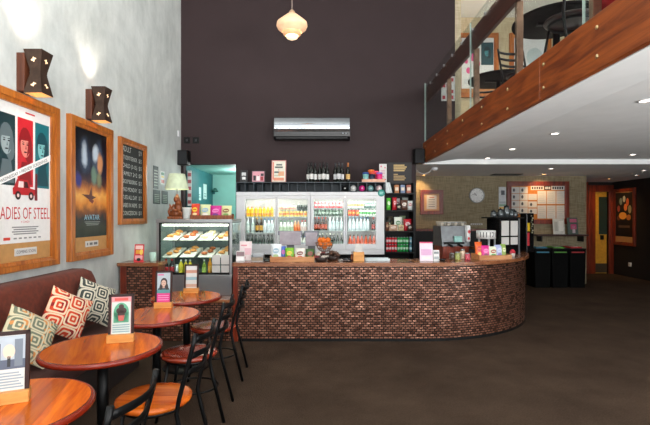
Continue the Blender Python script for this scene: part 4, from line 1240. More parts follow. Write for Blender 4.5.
frow('milk_bottle', bottle_mesh(0.2, 0.03, c_('#e8eae4'), c_('#405a8a'), c_('#c0ccd8')), 'bottle', 'white bottle with a blue cap on the bottom shelf of the second fridge door', 279, 307, 7, FB, 'blue capped bottles in the fridge')
# third door
frow('pink_can', can_mesh(0.105, 0.027, c_('#e05a66'), c_('#f2dcdc')), 'can', 'pink can on the top shelf of the third fridge door', 314, 343, 8, 1.625, 'pink cans in the fridge')
frow('green_can', can_mesh(0.105, 0.027, c_('#3f5a4a'), c_('#9aa8a0')), 'can', 'dark green can on the second shelf of the third fridge door', 314, 343, 8, 1.50, 'dark green cans in the fridge')
frow('tea_bottle', bottle_mesh(0.21, 0.028, G('#3a2418'), c_('#c04030'), c_('#c8502c')), 'bottle', 'dark tea bottle with a red wrapper on the third shelf of the third fridge door', 314, 327, 4, 1.27, 'tea bottles in the fridge')
frow('water_bottle', bottle_mesh(0.21, 0.028, G('#c4d6da'), c_('#e8eef0'), c_('#dfe8ec')), 'bottle', 'clear water bottle on the third shelf of the third fridge door', 328, 343, 4, 1.27, 'water bottles on the third fridge door')
frow('beer_bottle', bottle_mesh(0.24, 0.028, G('#1e2c24'), c_('#c8c8c0'), c_('#7a8a80')), 'bottle', 'green beer bottle on the bottom shelf of the third fridge door', 314, 343, 8, FB, 'green beers in the fridge')
# fourth door
frow('white_can', can_mesh(0.105, 0.027, c_('#dfe2dc'), c_('#c8b078')), 'can', 'white can with a gold band on the top shelf of the rightmost fridge door', 348, 364, 5, 1.625, 'white and gold cans in the fridge')
frow('teal_can', can_mesh(0.105, 0.027, c_('#5c7a76'), c_('#c8d4d0')), 'can', 'grey green can on the top shelf of the rightmost fridge door', 364, 376, 4, 1.625, 'grey green cans in the fridge')
frow('red_can', can_mesh(0.105, 0.027, c_('#d0402c'), c_('#e8a050')), 'can', 'red can with an orange band on the second shelf of the rightmost fridge door', 348, 359, 3, 1.50, 'red cans in the fridge')
frow('green_can', can_mesh(0.105, 0.027, c_('#e0e4de'), c_('#58a060')), 'can', 'white can with a green band on the second shelf of the rightmost fridge door', 359, 376, 5, 1.50, 'white and green cans in the fridge')
frow('water_bottle', bottle_mesh(0.21, 0.028, G('#d0dee2'), c_('#5a88a8'), c_('#e4ecf0')), 'bottle', 'clear water bottle with a blue cap on the third shelf of the rightmost fridge door', 348, 370, 6, 1.27, 'blue capped water bottles in the fridge')
frow('cola_bottle', bottle_mesh(0.21, 0.028, G('#1c100c'), c_('#c03020'), c_('#c8382a')), 'bottle', 'cola bottle on the third shelf of the rightmost fridge door', 371, 376, 1, 1.27, None)
frow('soda_bottle', bottle_mesh(0.22, 0.028, G('#c84a20'), c_('#202020'), c_('#e0602c')), 'bottle', 'orange soda bottle on the bottom shelf of the rightmost fridge door', 348, 376, 7, FB, 'orange sodas in the fridge')

# pigeonhole rack
RZ0, RZ1 = 1.874, 2.03
t = thing('wine_rack', 'slate grey pigeonhole rack on top of the fridges', 'rack', (0, FY, RZ0))
rb = MB().box(XA, XB, 0, 0.3, 0, 0.01, M_RACK).box(XA, XB, 0, 0.3, RZ1 - RZ0 - 0.012, RZ1 - RZ0, M_RACK).box(XA, XB, 0.29, 0.3, 0.01, RZ1 - RZ0 - 0.012, M_RACK)
rb.build('carcass', t)
NH = 17
for i in range(NH + 1):
    x = XA + (XB - XA - 0.01) * i / NH
    MB().box(x, x + 0.01, 0.002, 0.29, 0.01, RZ1 - RZ0 - 0.012, M_RACK).build('divider', t)
cell = lambda i: XA + (XB - XA - 0.01) * (i + 0.5) / NH + 0.005
for i, h, nm_ in ((12, '#17181a', 'black'), (13, '#d9d9d6', 'white'), (14, '#e0308a', 'bright pink'), (15, '#7fb0b0', 'pale teal'), (16, '#e2c6c8', 'pale pink')):
    b = MB().ball((0, 0, 0.05), 0.05, mat(h, 0.35)); b.lathe([(0.012, 0.045), (0.012, 0.0505)], mat('#e8e8e4', 0.4), 10, T=Matrix.Translation((0, -0.05, 0.05)) @ Matrix.Rotation(PI / 2, 4, 'X') @ Matrix.Translation((0, 0, -0.047)))
    one('reusable_cup', b, 'cup', '%s round cup in a pigeonhole of the rack' % nm_, (cell(i), FY + 0.09, RZ0 + 0.0105), 0, 'round cups in the pigeonholes')

# things on the rack
def small_frame(name, label, px0, px1, py0, d, z, art, bar='#1a1a1c', tilt=-0.1):
    w_ = X(px1, d) - X(px0, d); h_ = Z(py0, d) - z
    t = thing(name, label, 'frame', (X((px0 + px1) / 2, d), d, z))
    R = Matrix.Rotation(tilt, 4, 'X')
    m = mat(bar, 0.4); k = 0.012
    b = MB().box(-w_ / 2, -w_ / 2 + k, -0.008, 0.008, 0, h_, m, 0, R).box(w_ / 2 - k, w_ / 2, -0.008, 0.008, 0, h_, m, 0, R).box(-w_ / 2 + k, w_ / 2 - k, -0.008, 0.008, 0, k, m, 0, R).box(-w_ / 2 + k, w_ / 2 - k, -0.008, 0.008, h_ - k, h_, m, 0, R)
    b.tube([(0, 0.005, h_ * 0.6), (0, 0.12, 0.004)], 0.006, m, 6)
    b.build('frame', t)
    b = MB().box(-w_ / 2 + k, w_ / 2 - k, -0.002, 0.006, k, h_ - k, M_PAPER, 0, R)
    for (u0, u1, v0, v1, c) in art:
        b.rect(-w_ / 2 + k + (w_ - 2 * k) * u0, -w_ / 2 + k + (w_ - 2 * k) * u1, k + (h_ - 2 * k) * v0, k + (h_ - 2 * k) * v1, -0.0028 - 0.0003 * v0, P(c), R)
    b.build('print', t); return t


DY = FY + 0.1
small_frame('picture_frame', 'small black framed card with white lettering on the rack', 240, 247.5, 170, DY, RZ1, [(0, 1, 0, 1, '#1c1d20'), (0.2, 0.8, 0.2, 0.45, '#e0e0de'), (0.15, 0.85, 0.55, 0.85, '#d0d2d2')])
small_frame('picture_frame', 'small pink framed picture on the rack', 251.5, 265, 170.5, DY, RZ1, [(0, 1, 0, 1, '#d898a4'), (0.08, 0.3, 0.1, 0.6, '#1c1a1e'), (0.35, 0.62, 0.12, 0.55, '#e8e2e0'), (0.68, 0.92, 0.1, 0.5, '#9c2a34'), (0.7, 0.95, 0.55, 0.8, '#2a2226')])
small_frame('picture_frame', 'tall framed poster with coral lettering standing on the rack', 271.5, 286, 160, DY, RZ1, [(0, 1, 0, 1, '#dcd8c8'), (0.1, 0.9, 0.05, 0.2, '#d88a6a'), (0.1, 0.6, 0.26, 0.34, '#b8b4a0'), (0.45, 0.9, 0.28, 0.5, '#d8a078'), (0.15, 0.5, 0.42, 0.5, '#5a625c'), (0.2, 0.8, 0.66, 0.74, '#4c524e'), (0.3, 0.75, 0.78, 0.86, '#5c625c'), (0.02, 0.12, 0.1, 0.95, '#d87a66')], '#c07a74')
WINE = None
def wine(px, d, label, glassm, labm, capm, gr):
    t = thing('wine_bottle', label, 'bottle', (X(px, d), d, RZ1), 0, gr)
    r, h = 0.033, 0.31
    MB().lathe([(r * 0.9, 0), (r, 0.008), (r, 0.185), (r * 0.85, 0.205), (0.0145, 0.235), (0.0145, h)], glassm, 18).build('body', t)
    MB().lathe([(r * 1.02, 0.05), (r * 1.02, 0.13)], labm, 18, caps=False).build('paper_label', t)
    MB().lathe([(0.0155, 0.245), (0.0155, h + 0.002), (0.01, h + 0.003)], capm, 12).build('foil_cap', t)
    return t


gw = G('#101511'); lw = mat('#dcdcd8', 0.6); cb = mat('#18181a', 0.35)
w0 = wine(308.5, DY + 0.02, 'dark wine bottle in the leftmost trio on the rack', gw, lw, cb, 'first trio of wine bottles')
for px, dd in ((311.5, -0.06), (315, 0.02)): copy_tree(w0, (X(px, DY), DY + dd, RZ1))
for px, dd in ((320, 0.02), (323.5, -0.06), (327, 0.02)): copy_tree(w0, (X(px, DY), DY + dd, RZ1), label='dark wine bottle in the middle trio on the rack', group='second trio of wine bottles')
w2_ = wine(335.5, DY + 0.02, 'dark wine bottle with a tall white wrapper in the right trio on the rack', gw, mat('#cfd0d2', 0.5), mat('#3a3a3e', 0.3), 'third trio of wine bottles')
for px, dd in ((338.7, -0.06), (342, 0.02)): copy_tree(w2_, (X(px, DY), DY + dd, RZ1))
wine(348, DY, 'single wine bottle with a gold wrapper at the right of the trios', gw, mat('#d9b06a', 0.5), mat('#b06a3a', 0.35), None)
crate('cup_tray', 'pale timber tray of coloured cups on the rack', X(384, DY) - X(362, DY), 0.2, 0.045, (X(373, DY), DY, RZ1), 0, mat('#d9a48a', 0.5))
def rcup(label, px, d, z, body, lid):
    t = thing('reusable_cup', label, 'cup', (X(px, DY), d, z), 0, 'coloured cups in the tray on the rack')
    MB().lathe([(0.036, 0), (0.039, 0.003), (0.05, 0.115)], mat(body, 0.4), 18).build('cup_body', t)
    MB().lathe([(0.052, 0.115), (0.053, 0.135), (0.042, 0.145)], mat(lid, 0.4), 18).build('lid', t)


rcup('pale teal cup with a blue lid in the cup tray', 365.5, DY - 0.04, RZ1 + 0.0105, '#7fb8b4', '#2a4a8c')
rcup('navy cup with a coral lid in the middle of the cup tray', 372, DY - 0.04, RZ1 + 0.0105, '#1c2440', '#e0503c')
rcup('hot pink cup with a lilac lid in the cup tray', 379, DY - 0.04, RZ1 + 0.0105, '#e02f78', '#9a6ac0')
rcup('orange cup with an orange lid at the back of the cup tray', 371.5, DY + 0.05, RZ1 + 0.0105 + 0.05, '#e06030', '#f08040')
rcup('red cup with a pink lid at the back of the cup tray', 376, DY + 0.05, RZ1 + 0.0105 + 0.03, '#d02838', '#f03c64')
one('cup_tray_riser', MB().box(-0.09, 0.06, -0.04, 0.04, 0, 0.03, M_TRAYW).box(-0.09, -0.015, -0.04, 0.04, 0.03, 0.05, M_TRAYW), 'stand', 'small timber riser under the back cups of the cup tray', (X(374, DY), DY + 0.05, RZ1 + 0.0102))

# ------------------------------------------------------------------ snack shelves at the end of the back bar
SX0, SX1, SY = X(384.7, 6.85), X(416, 6.85), 6.85
t = thing('snack_shelves', 'black open shelving of snacks and cans beside the fridge', 'shelves', (0, SY, 0))
b = MB().box(SX0, SX0 + 0.015, 0, 0.35, 0, 2.03, M_BLACK).box(SX1 - 0.04, SX1, 0, 0.35, 0, 2.03, M_BLACK).box(SX0 + 0.015, SX1 - 0.04, 0.335, 0.35, 0, 2.03, M_BLACK)
b.build('carcass', t)
SHZ = (0.93, 1.263, 1.595, 1.864)
for z in SHZ: MB().box(SX0 + 0.015, SX1 - 0.04, 0.0, 0.335, z - 0.02, z, M_BLACK).build('shelf', t)
MB().box(SX0 + 0.015, SX1 - 0.04, 0.02, 0.335, 0.0, 0.3, M_BLACK).build('plinth', t)
sx = lambda px: X(px, SY + 0.05)
yy = SY + 0.08
for k in range(2):
    z = SHZ[0] + k * 0.1185; lv = ('lower', 'upper')[k]
    row('red_can', can_mesh(0.118, 0.0195, c_('#d0182a'), c_('#e8d0d0')), 'can', 'red soft drink can in the %s layer on the snack shelves' % lv, sx(386), sx(397.5), 4, yy, z, 'red cans in the %s layer of the snack shelves' % lv, 0.001)
    row('green_can', can_mesh(0.118, 0.0195, c_('#1c9a48'), c_('#bfe0c4')), 'can', 'green soft drink can in the %s layer on the snack shelves' % lv, sx(397.5), sx(409), 4, yy, z, 'green cans in the %s layer of the snack shelves' % lv, 0.001)
    one('blue_can', can_mesh(0.118, 0.0195, c_('#5a8fa0'), c_('#c0d4da')), 'can', 'blue grey soft drink can in the %s layer on the snack shelves' % lv, (sx(411), yy, z))
GP = 'packets on the snack shelves'
def pk(px, z, w_, h_, bs, pt, lb, d=0.05, rz=0.0, th=0.05): return one('snack_packet', bag(w_, h_, th, bs, pt), 'packet', lb, (sx(px), SY + d, z), rz, GP)
pk(388.5, SHZ[1], 0.10, 0.18, '#2a2a24', '#8a9a5a', 'dark packet with a green badge on the third snack shelf')
pk(398, SHZ[1], 0.13, 0.22, '#dfe4d8', '#5a8a5a', 'white packet with a green badge on the third snack shelf')
pk(408, SHZ[1], 0.13, 0.19, '#c02030', '#e8c8c8', 'red packet on the third snack shelf', 0.1)
pk(393, SHZ[1], 0.14, 0.1, '#b8947a', '#e8d8c8', 'low beige packet at the front of the third snack shelf', 0.02, th=0.03)
pk(388.5, SHZ[2], 0.07, 0.19, '#58c03a', '#e8f0d0', 'lime green packet on the second snack shelf', rz=0.1)
pk(394.5, SHZ[2], 0.07, 0.2, '#b81828', '#e8a8a8', 'narrow red packet on the second snack shelf')
pk(404, SHZ[2], 0.12, 0.16, '#5a3a2a', '#e0d4c4', 'brown packet on the second snack shelf')
pk(410.5, SHZ[2], 0.09, 0.15, '#d8dcd8', '#c87070', 'white packet with a red badge on the second snack shelf', 0.09)
pk(386.8, SHZ[1], 0.06, 0.14, '#6a3a24', '#c8a070', 'small brown packet at the left end of the third snack shelf', 0.015, 0.2, 0.03)
pk(400.5, SHZ[1], 0.09, 0.10, '#c8b48a', '#7a2a20', 'low tan packet in front of the white one on the third snack shelf', 0.0, -0.1, 0.03)
pk(409.5, SHZ[1], 0.08, 0.10, '#3a2a22', '#c8c0b0', 'low dark packet in front of the red one on the third snack shelf', 0.02, 0.1, 0.03)
pk(391.5, SHZ[1], 0.09, 0.235, '#4a4438', '#c8b878', 'tall olive packet at the back of the third snack shelf', 0.2)
pk(404.5, SHZ[1], 0.10, 0.24, '#7a8a6a', '#d8d8c8', 'tall sage packet at the back of the third snack shelf', 0.22)
pk(399, SHZ[2], 0.08, 0.19, '#d8c8c8', '#902838', 'pale packet with a dark red badge at the back of the second snack shelf', 0.2)
pk(407, SHZ[2], 0.10, 0.205, '#b0b8b4', '#506050', 'grey packet at the back of the second snack shelf', 0.22)
pk(398.5, SHZ[2], 0.08, 0.09, '#201a18', '#b8a888', 'low black packet at the front of the second snack shelf', 0.0, 0.0, 0.03)
for k, (px, c, lb) in enumerate(((396.5, '#a8683a', 'brown'), (402.5, '#6a7a9a', 'grey blue'), (408.5, '#a05a48', 'terracotta'))):
    one('gift_box', MB().box(-0.035, 0.035, -0.03, 0.03, 0, 0.13, mat(c, 0.5), 0.004).rect(-0.025, 0.025, 0.04, 0.09, -0.0308, P('#d8c8b0')), 'box', '%s carton on the top snack shelf' % lb, (sx(px), SY + 0.05, SHZ[3]), 0, 'cartons on the top snack shelf')
for i in range(4):
    o = one('leaflet', MB().box(-0.035, 0.035, -0.0015, 0.0015, 0, 0.17, mat(('#d4dcdc', '#b8c8c8', '#dfe2e0', '#a8b8bc')[i], 0.5)), 'leaflet', 'pale leaflet leaning in the row on the top snack shelf', (sx(387 + 0.9 * i) + 0.02, SY + 0.05 + 0.012 * i, SHZ[3] + 0.001), 0, 'leaflets leaning on the top snack shelf')
    o.rotation_euler = (0, -0.28, 0.3)
# signs standing above the shelves
b = MB().box(-0.20, 0.20, 0, 0.012, 0, 0.36, mat('#1e1a1c', 0.6))
for i, wd in enumerate((0.2, 0.24, 0.22, 0.2)): b.rect(-0.10, -0.10 + wd * 0.9, 0.30 - i * 0.03, 0.318 - i * 0.03, -0.001, P('#c9a86a'))
for i, wd in enumerate((0.08, 0.2, 0.22, 0.2)): b.rect(-0.10, -0.10 + wd * 0.9, 0.15 - i * 0.03, 0.166 - i * 0.03, -0.001, P('#b08f58'))
one('menu_board', b, 'sign', 'black menu board with gold lettering above the snack shelves', (1.235, SY + 0.32, 2.031))
b = MB().box(-0.06, 0.06, 0, 0.008, 0, 0.30, M_PAPER)
for (u, v, q) in ((-0.03, 0.26, 0.014), (0.03, 0.24, 0.012), (-0.02, 0.06, 0.016), (0.035, 0.05, 0.012), (0.0, 0.1, 0.01)): b.ell(u, v, q, q, -0.001, P('#d06078'))
for i in range(3): b.rect(-0.035, 0.03, 0.14 + i * 0.025, 0.15 + i * 0.025, -0.001, P('#c88a98'))
o = one('menu_card', b, 'card', 'white card with pink dots at the right end of the rack', (X(388.5, 6.85) - 0.078, 6.91, 2.031))

# ------------------------------------------------------------------ dark wall: air conditioner, speakers, switches, pendant
t = thing('air_conditioner', 'long wall mounted air conditioner with a mirror front', 'air conditioner', (X(312, 7.25), YB, Z(139, 7.22)))
wa, ha = (X(350, 7.25) - X(274, 7.25)) / 2, Z(117, 7.22) - Z(139, 7.22)
b = MB(); pr = [(0, 0), (-0.14, 0.0), (-0.20, 0.05), (-0.21, 0.12), (-0.21, ha - 0.03), (-0.19, ha), (0, ha)]
n = len(pr)
b.add([(-wa, y_, z_) for y_, z_ in pr] + [(wa, y_, z_) for y_, z_ in pr], [tuple(range(n)), tuple(reversed(range(n, 2 * n)))] + [(i, n + i, n + (i + 1) % n, (i + 1) % n) for i in range(n)], mat('#101012', 0.3))
b.build('body', t)
b = MB(); m_ = mat('#84888c', 0.12, metal=1.0, var=0.02, name='mirror_front')
k = 14; vs = []
for i in range(k + 1):
    z_ = 0.125 + (ha - 0.14) * i / k; y_ = -0.214 - 0.022 * math.sin(PI * i / k)
    vs += [(-wa + 0.01, y_, z_), (wa - 0.01, y_, z_)]
b.add(vs, [(2 * i, 2 * i + 1, 2 * i + 3, 2 * i + 2) for i in range(k)], m_, True)
b.build('front_panel', t)
b = MB()
for i in range(3): b.box(-wa + 0.04, wa - 0.04, -0.206 + 0.014 * (2 - i), -0.2 + 0.014 * (2 - i), 0.018 + i * 0.03, 0.03 + i * 0.03, M_GLOSSBLACK)
b.build('louvre', t)
b = MB()
for q in (0, 1): b.ell(wa - 0.07 - 0.05 * q, 0.095, 0.012, 0.012, -0.2125, mat('#6a6e70', 0.3))
b.build('control_lights', t)

def speaker(label, loc, rz):
    t = thing('wall_speaker', label, 'speaker', loc, rz, 'small black wall speakers')
    MB().box(-0.085, 0.085, -0.2, -0.04, 0, 0.25, M_BLACK, 0.012, seg=3).build('cabinet', t)
    MB().box(-0.07, 0.07, -0.206, -0.2, 0.015, 0.235, mat('#1c1d20', 0.8)).build('grille', t)
    MB().box(-0.03, 0.03, -0.04, 0, 0.08, 0.17, M_BLACK).build('bracket', t)


speaker('small black wall speaker in the corner above the teal opening', (X(184.5, 7.3), YB, Z(165, 7.25)), -0.1)
speaker('small black wall speaker at the end of the balcony fascia', (X(418, 7.3), YB, Z(163.5, 7.25)), 0.1)
for px, ps in ((187, 'left'), (196, 'right')):
    one('wall_switch', MB().box(-0.055, 0.055, -0.012, 0, 0, 0.11, M_BLACK, 0.004).box(-0.015, 0.015, -0.018, -0.012, 0.035, 0.075, mat('#2c2c30', 0.4)), 'switch', 'black switch plate above the teal opening, %s of two' % ps, (X(px, YB), YB, Z(143.5, YB)), 0, 'black switch plates')

PD = 5.0
pc = (X(292, PD), PD, Z(40, PD))
t = thing('pendant_lamp', 'cream glass pendant lamp hanging high over the bar', 'lamp', pc)
shade = mat('#d8a684', 0.5, emit=0.38, emitc='#ffcfa0', var=0.1, name='warm_opal_glass')
H = Z(13, PD) - Z(40, PD)
MB().lathe([(0.03, H - 0.005), (0.06, H - 0.02), (0.12, H - 0.07), (0.172, H - 0.115), (0.178, H - 0.15), (0.165, H - 0.18), (0.12, H - 0.215), (0.11, H - 0.225)], shade, 40, caps=False).build('upper_shade', t)
MB().lathe([(0.108, H - 0.222), (0.10, H - 0.25), (0.075, H - 0.265)], mat('#d0986c', 0.5, emit=0.35, emitc='#ffcf9c'), 40, caps=False).build('middle_shade', t)
MB().lathe([(0.07, H - 0.26), (0.062, H - 0.29), (0.03, H - 0.306), (0.001, H - 0.31)], mat('#f0d8bc', 0.5, emit=0.8, emitc='#ffe2be'), 32).build('lower_shade', t)
MB().lathe([(0.035, H - 0.008), (0.035, H + 0.01), (0.012, H + 0.04)], mat('#b89a7a', 0.4, metal=0.6), 20).build('cap', t)
MB().cyl((0, 0, H + 0.035), (0, 0, 5.9 - pc[2]), 0.0045, mat('#a09088', 0.5), seg=8).build('cord', t)
point('pendant_bulb', (pc[0], pc[1], pc[2] + 0.18), 14, (1, 0.8, 0.55), 0.1)

# ------------------------------------------------------------------ teal service room
point('service_room_lamp', (-1.6, 8.4, 2.2), 26, (0.95, 1.0, 0.97), 0.12)
dd = thing('service_door', 'deep teal door standing open in the service room', 'door', (-2.40, 7.62, 0))
MB().box(0, 0.04, 0, 0.5, 0.01, 2.30, M_TEALD, 0.003).build('door_leaf', dd)
MB().cyl((0.04, 0.45, 1.0), (0.08, 0.45, 1.0), 0.02, M_CHROME).build('handle', dd)
for i, (px, py0, py1, d, lb) in enumerate(((193.5, 185, 198, 8.0, 'nearest the opening'), (198, 187, 200, 8.3, 'middle of three'), (202.5, 184, 199, 8.7, 'deepest in the room'))):
    w_ = 0.24
    one('wall_paper', MB().box(-w_ / 2, w_ / 2, -0.004, 0, 0, (py1 - py0) / F * d, mat('#cfe0de', 0.6)).rect(-0.08, 0.08, 0.05, 0.07, -0.0045, P('#6a8a90')).rect(-0.08, 0.06, 0.1, 0.115, -0.0045, P('#6a8a90')), 'paper', 'pale sheet on the deep teal wall, %s' % lb, (-2.425, d + 0.05, Z(py1, d)), PI / 2, 'sheets on the deep teal wall')
b = MB().box(-0.035, 0.035, 0, 0.004, 0, 0.62, mat('#d8dcd8', 0.6))
for i in range(5): b.rect(-0.03, 0.03, 0.04 + i * 0.12, 0.1 + i * 0.12, -0.001, P('#b05a60'))
one('growth_chart', b, 'poster', 'narrow white and red banded strip at the edge of the teal opening', (X(189.5, 7.6), 7.60, Z(206, 7.6)))
t = thing('wall_lamp', 'small green wall lamp in the teal service room', 'lamp', (X(213, 9.3), 9.36, Z(194, 9.3)))
MB().box(-0.03, 0.03, -0.03, 0, 0, 0.1, M_TEALD, 0.005).build('wall_plate', t)
MB().tube([(0, -0.03, 0.05), (0.03, -0.1, 0.12), (0.06, -0.18, 0.1)], 0.01, M_TEALD, 8).build('arm', t)
MB().lathe([(0.07, 0.02), (0.03, 0.09), (0.02, 0.1)], mat('#1f5a50', 0.4), 20, T=Matrix.Translation((0.08, -0.2, 0.02))).build('lamp_shade', t)

# ------------------------------------------------------------------ things on the counter
cy0 = 5.36
def at(px, d=cy0): return (X(px, d), d, CT)
def stand(name, label, px0, px1, h, d, base, art, cat='leaflet', tilt=-0.1, rz=0.0):
    w_ = X(px1, d) - X(px0, d); R = Matrix.Rotation(tilt, 4, 'X')
    b = MB().box(-w_ / 2, w_ / 2, 0, 0.004, 0.0, h, mat(base, 0.4, var=0.04), 0, R)
    b.box(-w_ / 2, w_ / 2, 0.0, 0.06, 0, 0.004, mat('#d8dcde', 0.2))
    for (u0, u1, v0, v1, c) in art: b.rect(-w_ / 2 + u0 * w_, -w_ / 2 + u1 * w_, v0 * h, v1 * h, -0.0008, P(c), R)
    return one(name, b, cat, label, (X((px0 + px1) / 2, d), d, CT), rz)


stand('leaflet_stand', 'white and pink leaflet stand at the left end of the bar', 239.5, 251.5, 0.24, 5.42, '#ecdcdc', [(0.1, 0.6, 0.75, 0.82, '#d88a94'), (0.4, 0.95, 0.3, 0.65, '#e4b8c0'), (0.1, 0.5, 0.1, 0.2, '#d8a0a8')])
stand('card_stand', 'small grey card stand in front of the white and pink leaflets', 236, 244.5, 0.13, 5.30, '#d8d4d2', [(0.05, 0.95, 0.5, 0.9, '#8a7276'), (0.1, 0.9, 0.1, 0.4, '#f0eeec')], 'card')
b = MB().box(-0.075, 0.075, -0.06, 0.06, 0, 0.005, M_CHROME).box(-0.075, 0.075, 0.054, 0.06, 0.005, 0.09, M_CHROME).box(-0.075, -0.07, -0.06, 0.06, 0.005, 0.08, M_CHROME).box(0.07, 0.075, -0.06, 0.06, 0.005, 0.08, M_CHROME).box(-0.075, 0.075, -0.06, -0.055, 0.005, 0.05, mat('#8a7a66', 0.4))
one('change_tray', b, 'tray', 'steel and brown change tray on the bar beside the pink leaflets', at(258))
one('card_reader', MB().box(-0.04, 0.04, -0.06, 0.06, 0, 0.03, M_BLACK, 0.008, seg=3).rect(-0.025, 0.025, 0.005, 0.02, -0.061, mat('#3a4a44', 0.3)), 'card reader', 'black card reader on the bar left of the tea tray', at(267.5))
crate('tea_tray', 'timber tray of tea and sweet packets on the left of the bar', X(314.5, 5.28) - X(270.5, 5.28), 0.2, 0.062, (X(292.5, 5.3), 5.34, CT), 0)
GT = 'packets in the tea tray'
for px, bs, pt, p2, w_, h_, lb, dy in ((276, '#dfe6e8', '#9ab8c8', '#a8c088', 0.13, 0.20, 'tall white packet', 0.0), (283, '#4a6ac0', '#c8509a', None, 0.07, 0.17, 'narrow blue packet', 0.03), (289.5, '#7ab828', '#e8c83a', '#d04a2a', 0.11, 0.155, 'lime green packet', -0.01), (300, '#e6e0d4', '#7a2a20', '#c03a30', 0.13, 0.15, 'cream packet with a red badge', -0.01), (310, '#3c5a2a', '#8a2018', '#b8a040', 0.11, 0.14, 'dark green and red packet', 0.0)):
    o = one('tea_packet', bag(w_, h_, 0.05, bs, pt, p2), 'packet', lb + ' in the tea tray on the bar', (X(px, 5.33), 5.34 + dy, CT + 0.0105), 0, GT); o.rotation_euler = (-0.1, 0, random.uniform(-0.08, 0.08))
# tills facing the staff
def till(label, px0, px1, d, py0, py1):
    w_ = X(px1, d) - X(px0, d)
    t = thing('till_screen', label, 'till', (X((px0 + px1) / 2, d), d, 0.841), 0, 'grey till screens behind the bar')
    zt, zb = Z(py0, d) - 0.841, Z(py1, d) - 0.841
    MB().box(-w_ / 2, w_ / 2, 0, 0.05, zb + 0.05, zt, mat('#7c7e86', 0.45), 0.008, seg=3).build('screen_back', t)
    MB().box(-w_ / 2 + 0.02, w_ / 2 - 0.02, -0.01, 0.0, zb - 0.08, zb + 0.10, mat('#a39aa2', 0.45), 0.004).build('printer_cover', t)
    MB().box(-0.05, 0.05, 0.02, 0.08, 0.02, zb + 0.1, mat('#707278', 0.5)).build('stand', t)
    MB().box(-w_ / 2, w_ / 2, 0.0, 0.15, 0, 0.03, mat('#606268', 0.5), 0.005).build('base', t)


till('wider grey till screen behind the tea tray', 278, 302.5, 5.78, 231, 239)
till('narrower grey till screen behind the fruit bowl', 304, 319, 5.80, 231, 240)
one('soap_bottle', bottle_mesh(0.26, 0.03, G('#dfe3e4'), M_BLACK, c_('#c8ccd0')), 'bottle', 'white pump bottle with a black top behind the tea tray', (X(276, 5.86), 5.86, 0.841))
# wire bowl of oranges on a riser
t = thing('wire_bowl', 'wire bowl of oranges on the bar', 'bowl', (X(324.5, 5.5), 5.5, CT))
MB().lathe([(0.06, 0), (0.06, 0.012), (0.012, 0.02), (0.012, 0.1), (0.05, 0.108)], mat('#a09088', 0.4, metal=0.6), 20).build('pedestal', t)
b = MB()
for r_, z_ in ((0.05, 0.11), (0.085, 0.145), (0.105, 0.185), (0.115, 0.22)): b.tube([(r_ * math.cos(2 * PI * i / 24), r_ * math.sin(2 * PI * i / 24), z_) for i in range(24)], 0.004, mat('#8a6a58', 0.4, metal=0.5), 6, closed=True)
for i in range(14):
    a = 2 * PI * i / 14; b.tube([(r_ * math.cos(a), r_ * math.sin(a), z_) for r_, z_ in ((0.05, 0.11), (0.085, 0.145), (0.105, 0.185), (0.115, 0.22))], 0.003, mat('#8a6a58', 0.4, metal=0.5), 6)
b.build('wire_basket', t)
org = mat('#f07a18', 0.45, var=0.1, scale=60, bump=0.2, name='orange_peel'); oo = None
for i in range(11):
    if i < 1: p = (0, 0, 0.158)
    elif i < 6: a = 2 * PI * i / 5; p = (0.062 * math.cos(a), 0.062 * math.sin(a), 0.198)
    else: a = 2 * PI * i / 5 + 0.6; p = (0.055 * math.cos(a), 0.055 * math.sin(a), 0.25)
    loc = (X(324.5, 5.5) + p[0], 5.5 + p[1], CT + p[2])
    if oo is None: oo = one('orange', MB().ball((0, 0, 0), 0.034, org).cyl((0, 0, 0.031), (0, 0, 0.035), 0.004, mat('#5a6a2a', 0.6), seg=6), 'orange', 'orange heaped in the wire bowl on the bar', loc, 0, 'oranges in the wire bowl')
    else: dup(oo, loc)
# baskets of sweets
def basket(label, px, d, w_, dpt, cols, glab, n):
    t = thing('sweet_basket', label, 'basket', (X(px, d), d, CT))
    m = mat('#33251f', 0.6)
    MB().lathe([(w_ * 0.7, 0), (w_, 0.055), (w_ * 0.96, 0.055), (w_ * 0.66, 0.008), (0.001, 0.008)], m, 22, T=Matrix.Diagonal((1, dpt, 1, 1))).build('bowl', t)
    o = [None] * len(cols); k = 0
    for i in range(n):
        a = i * 2.4; rr = w_ * 0.62 * math.sqrt(i / n); z_ = 0.05 + 0.05 * (1 - i / n) + 0.012 * (i % 2)
        loc = (X(px, d) + rr * math.cos(a), d + rr * dpt * math.sin(a), CT + z_ - 0.02)
        c, nm1 = cols[i % len(cols)]; q = i % len(cols)
        if o[q] is None: o[q] = one('wrapped_sweet', MB().ball((0, 0, 0.016), 0.024, mat(c, 0.35), (1.2, 0.9, 0.75), 10, 6).lathe([(0.006, 0.0), (0.016, 0.016)], mat(c, 0.35), 8, T=Matrix.Translation((0.026, 0, 0.016)) @ Matrix.Rotation(PI / 2, 4, 'Y')), 'sweet', '%s wrapped sweet in the %s' % (nm1, glab), loc, a, '%s sweets in the %s' % (nm1, glab))
        else: dup(o[q], loc, rz=a)


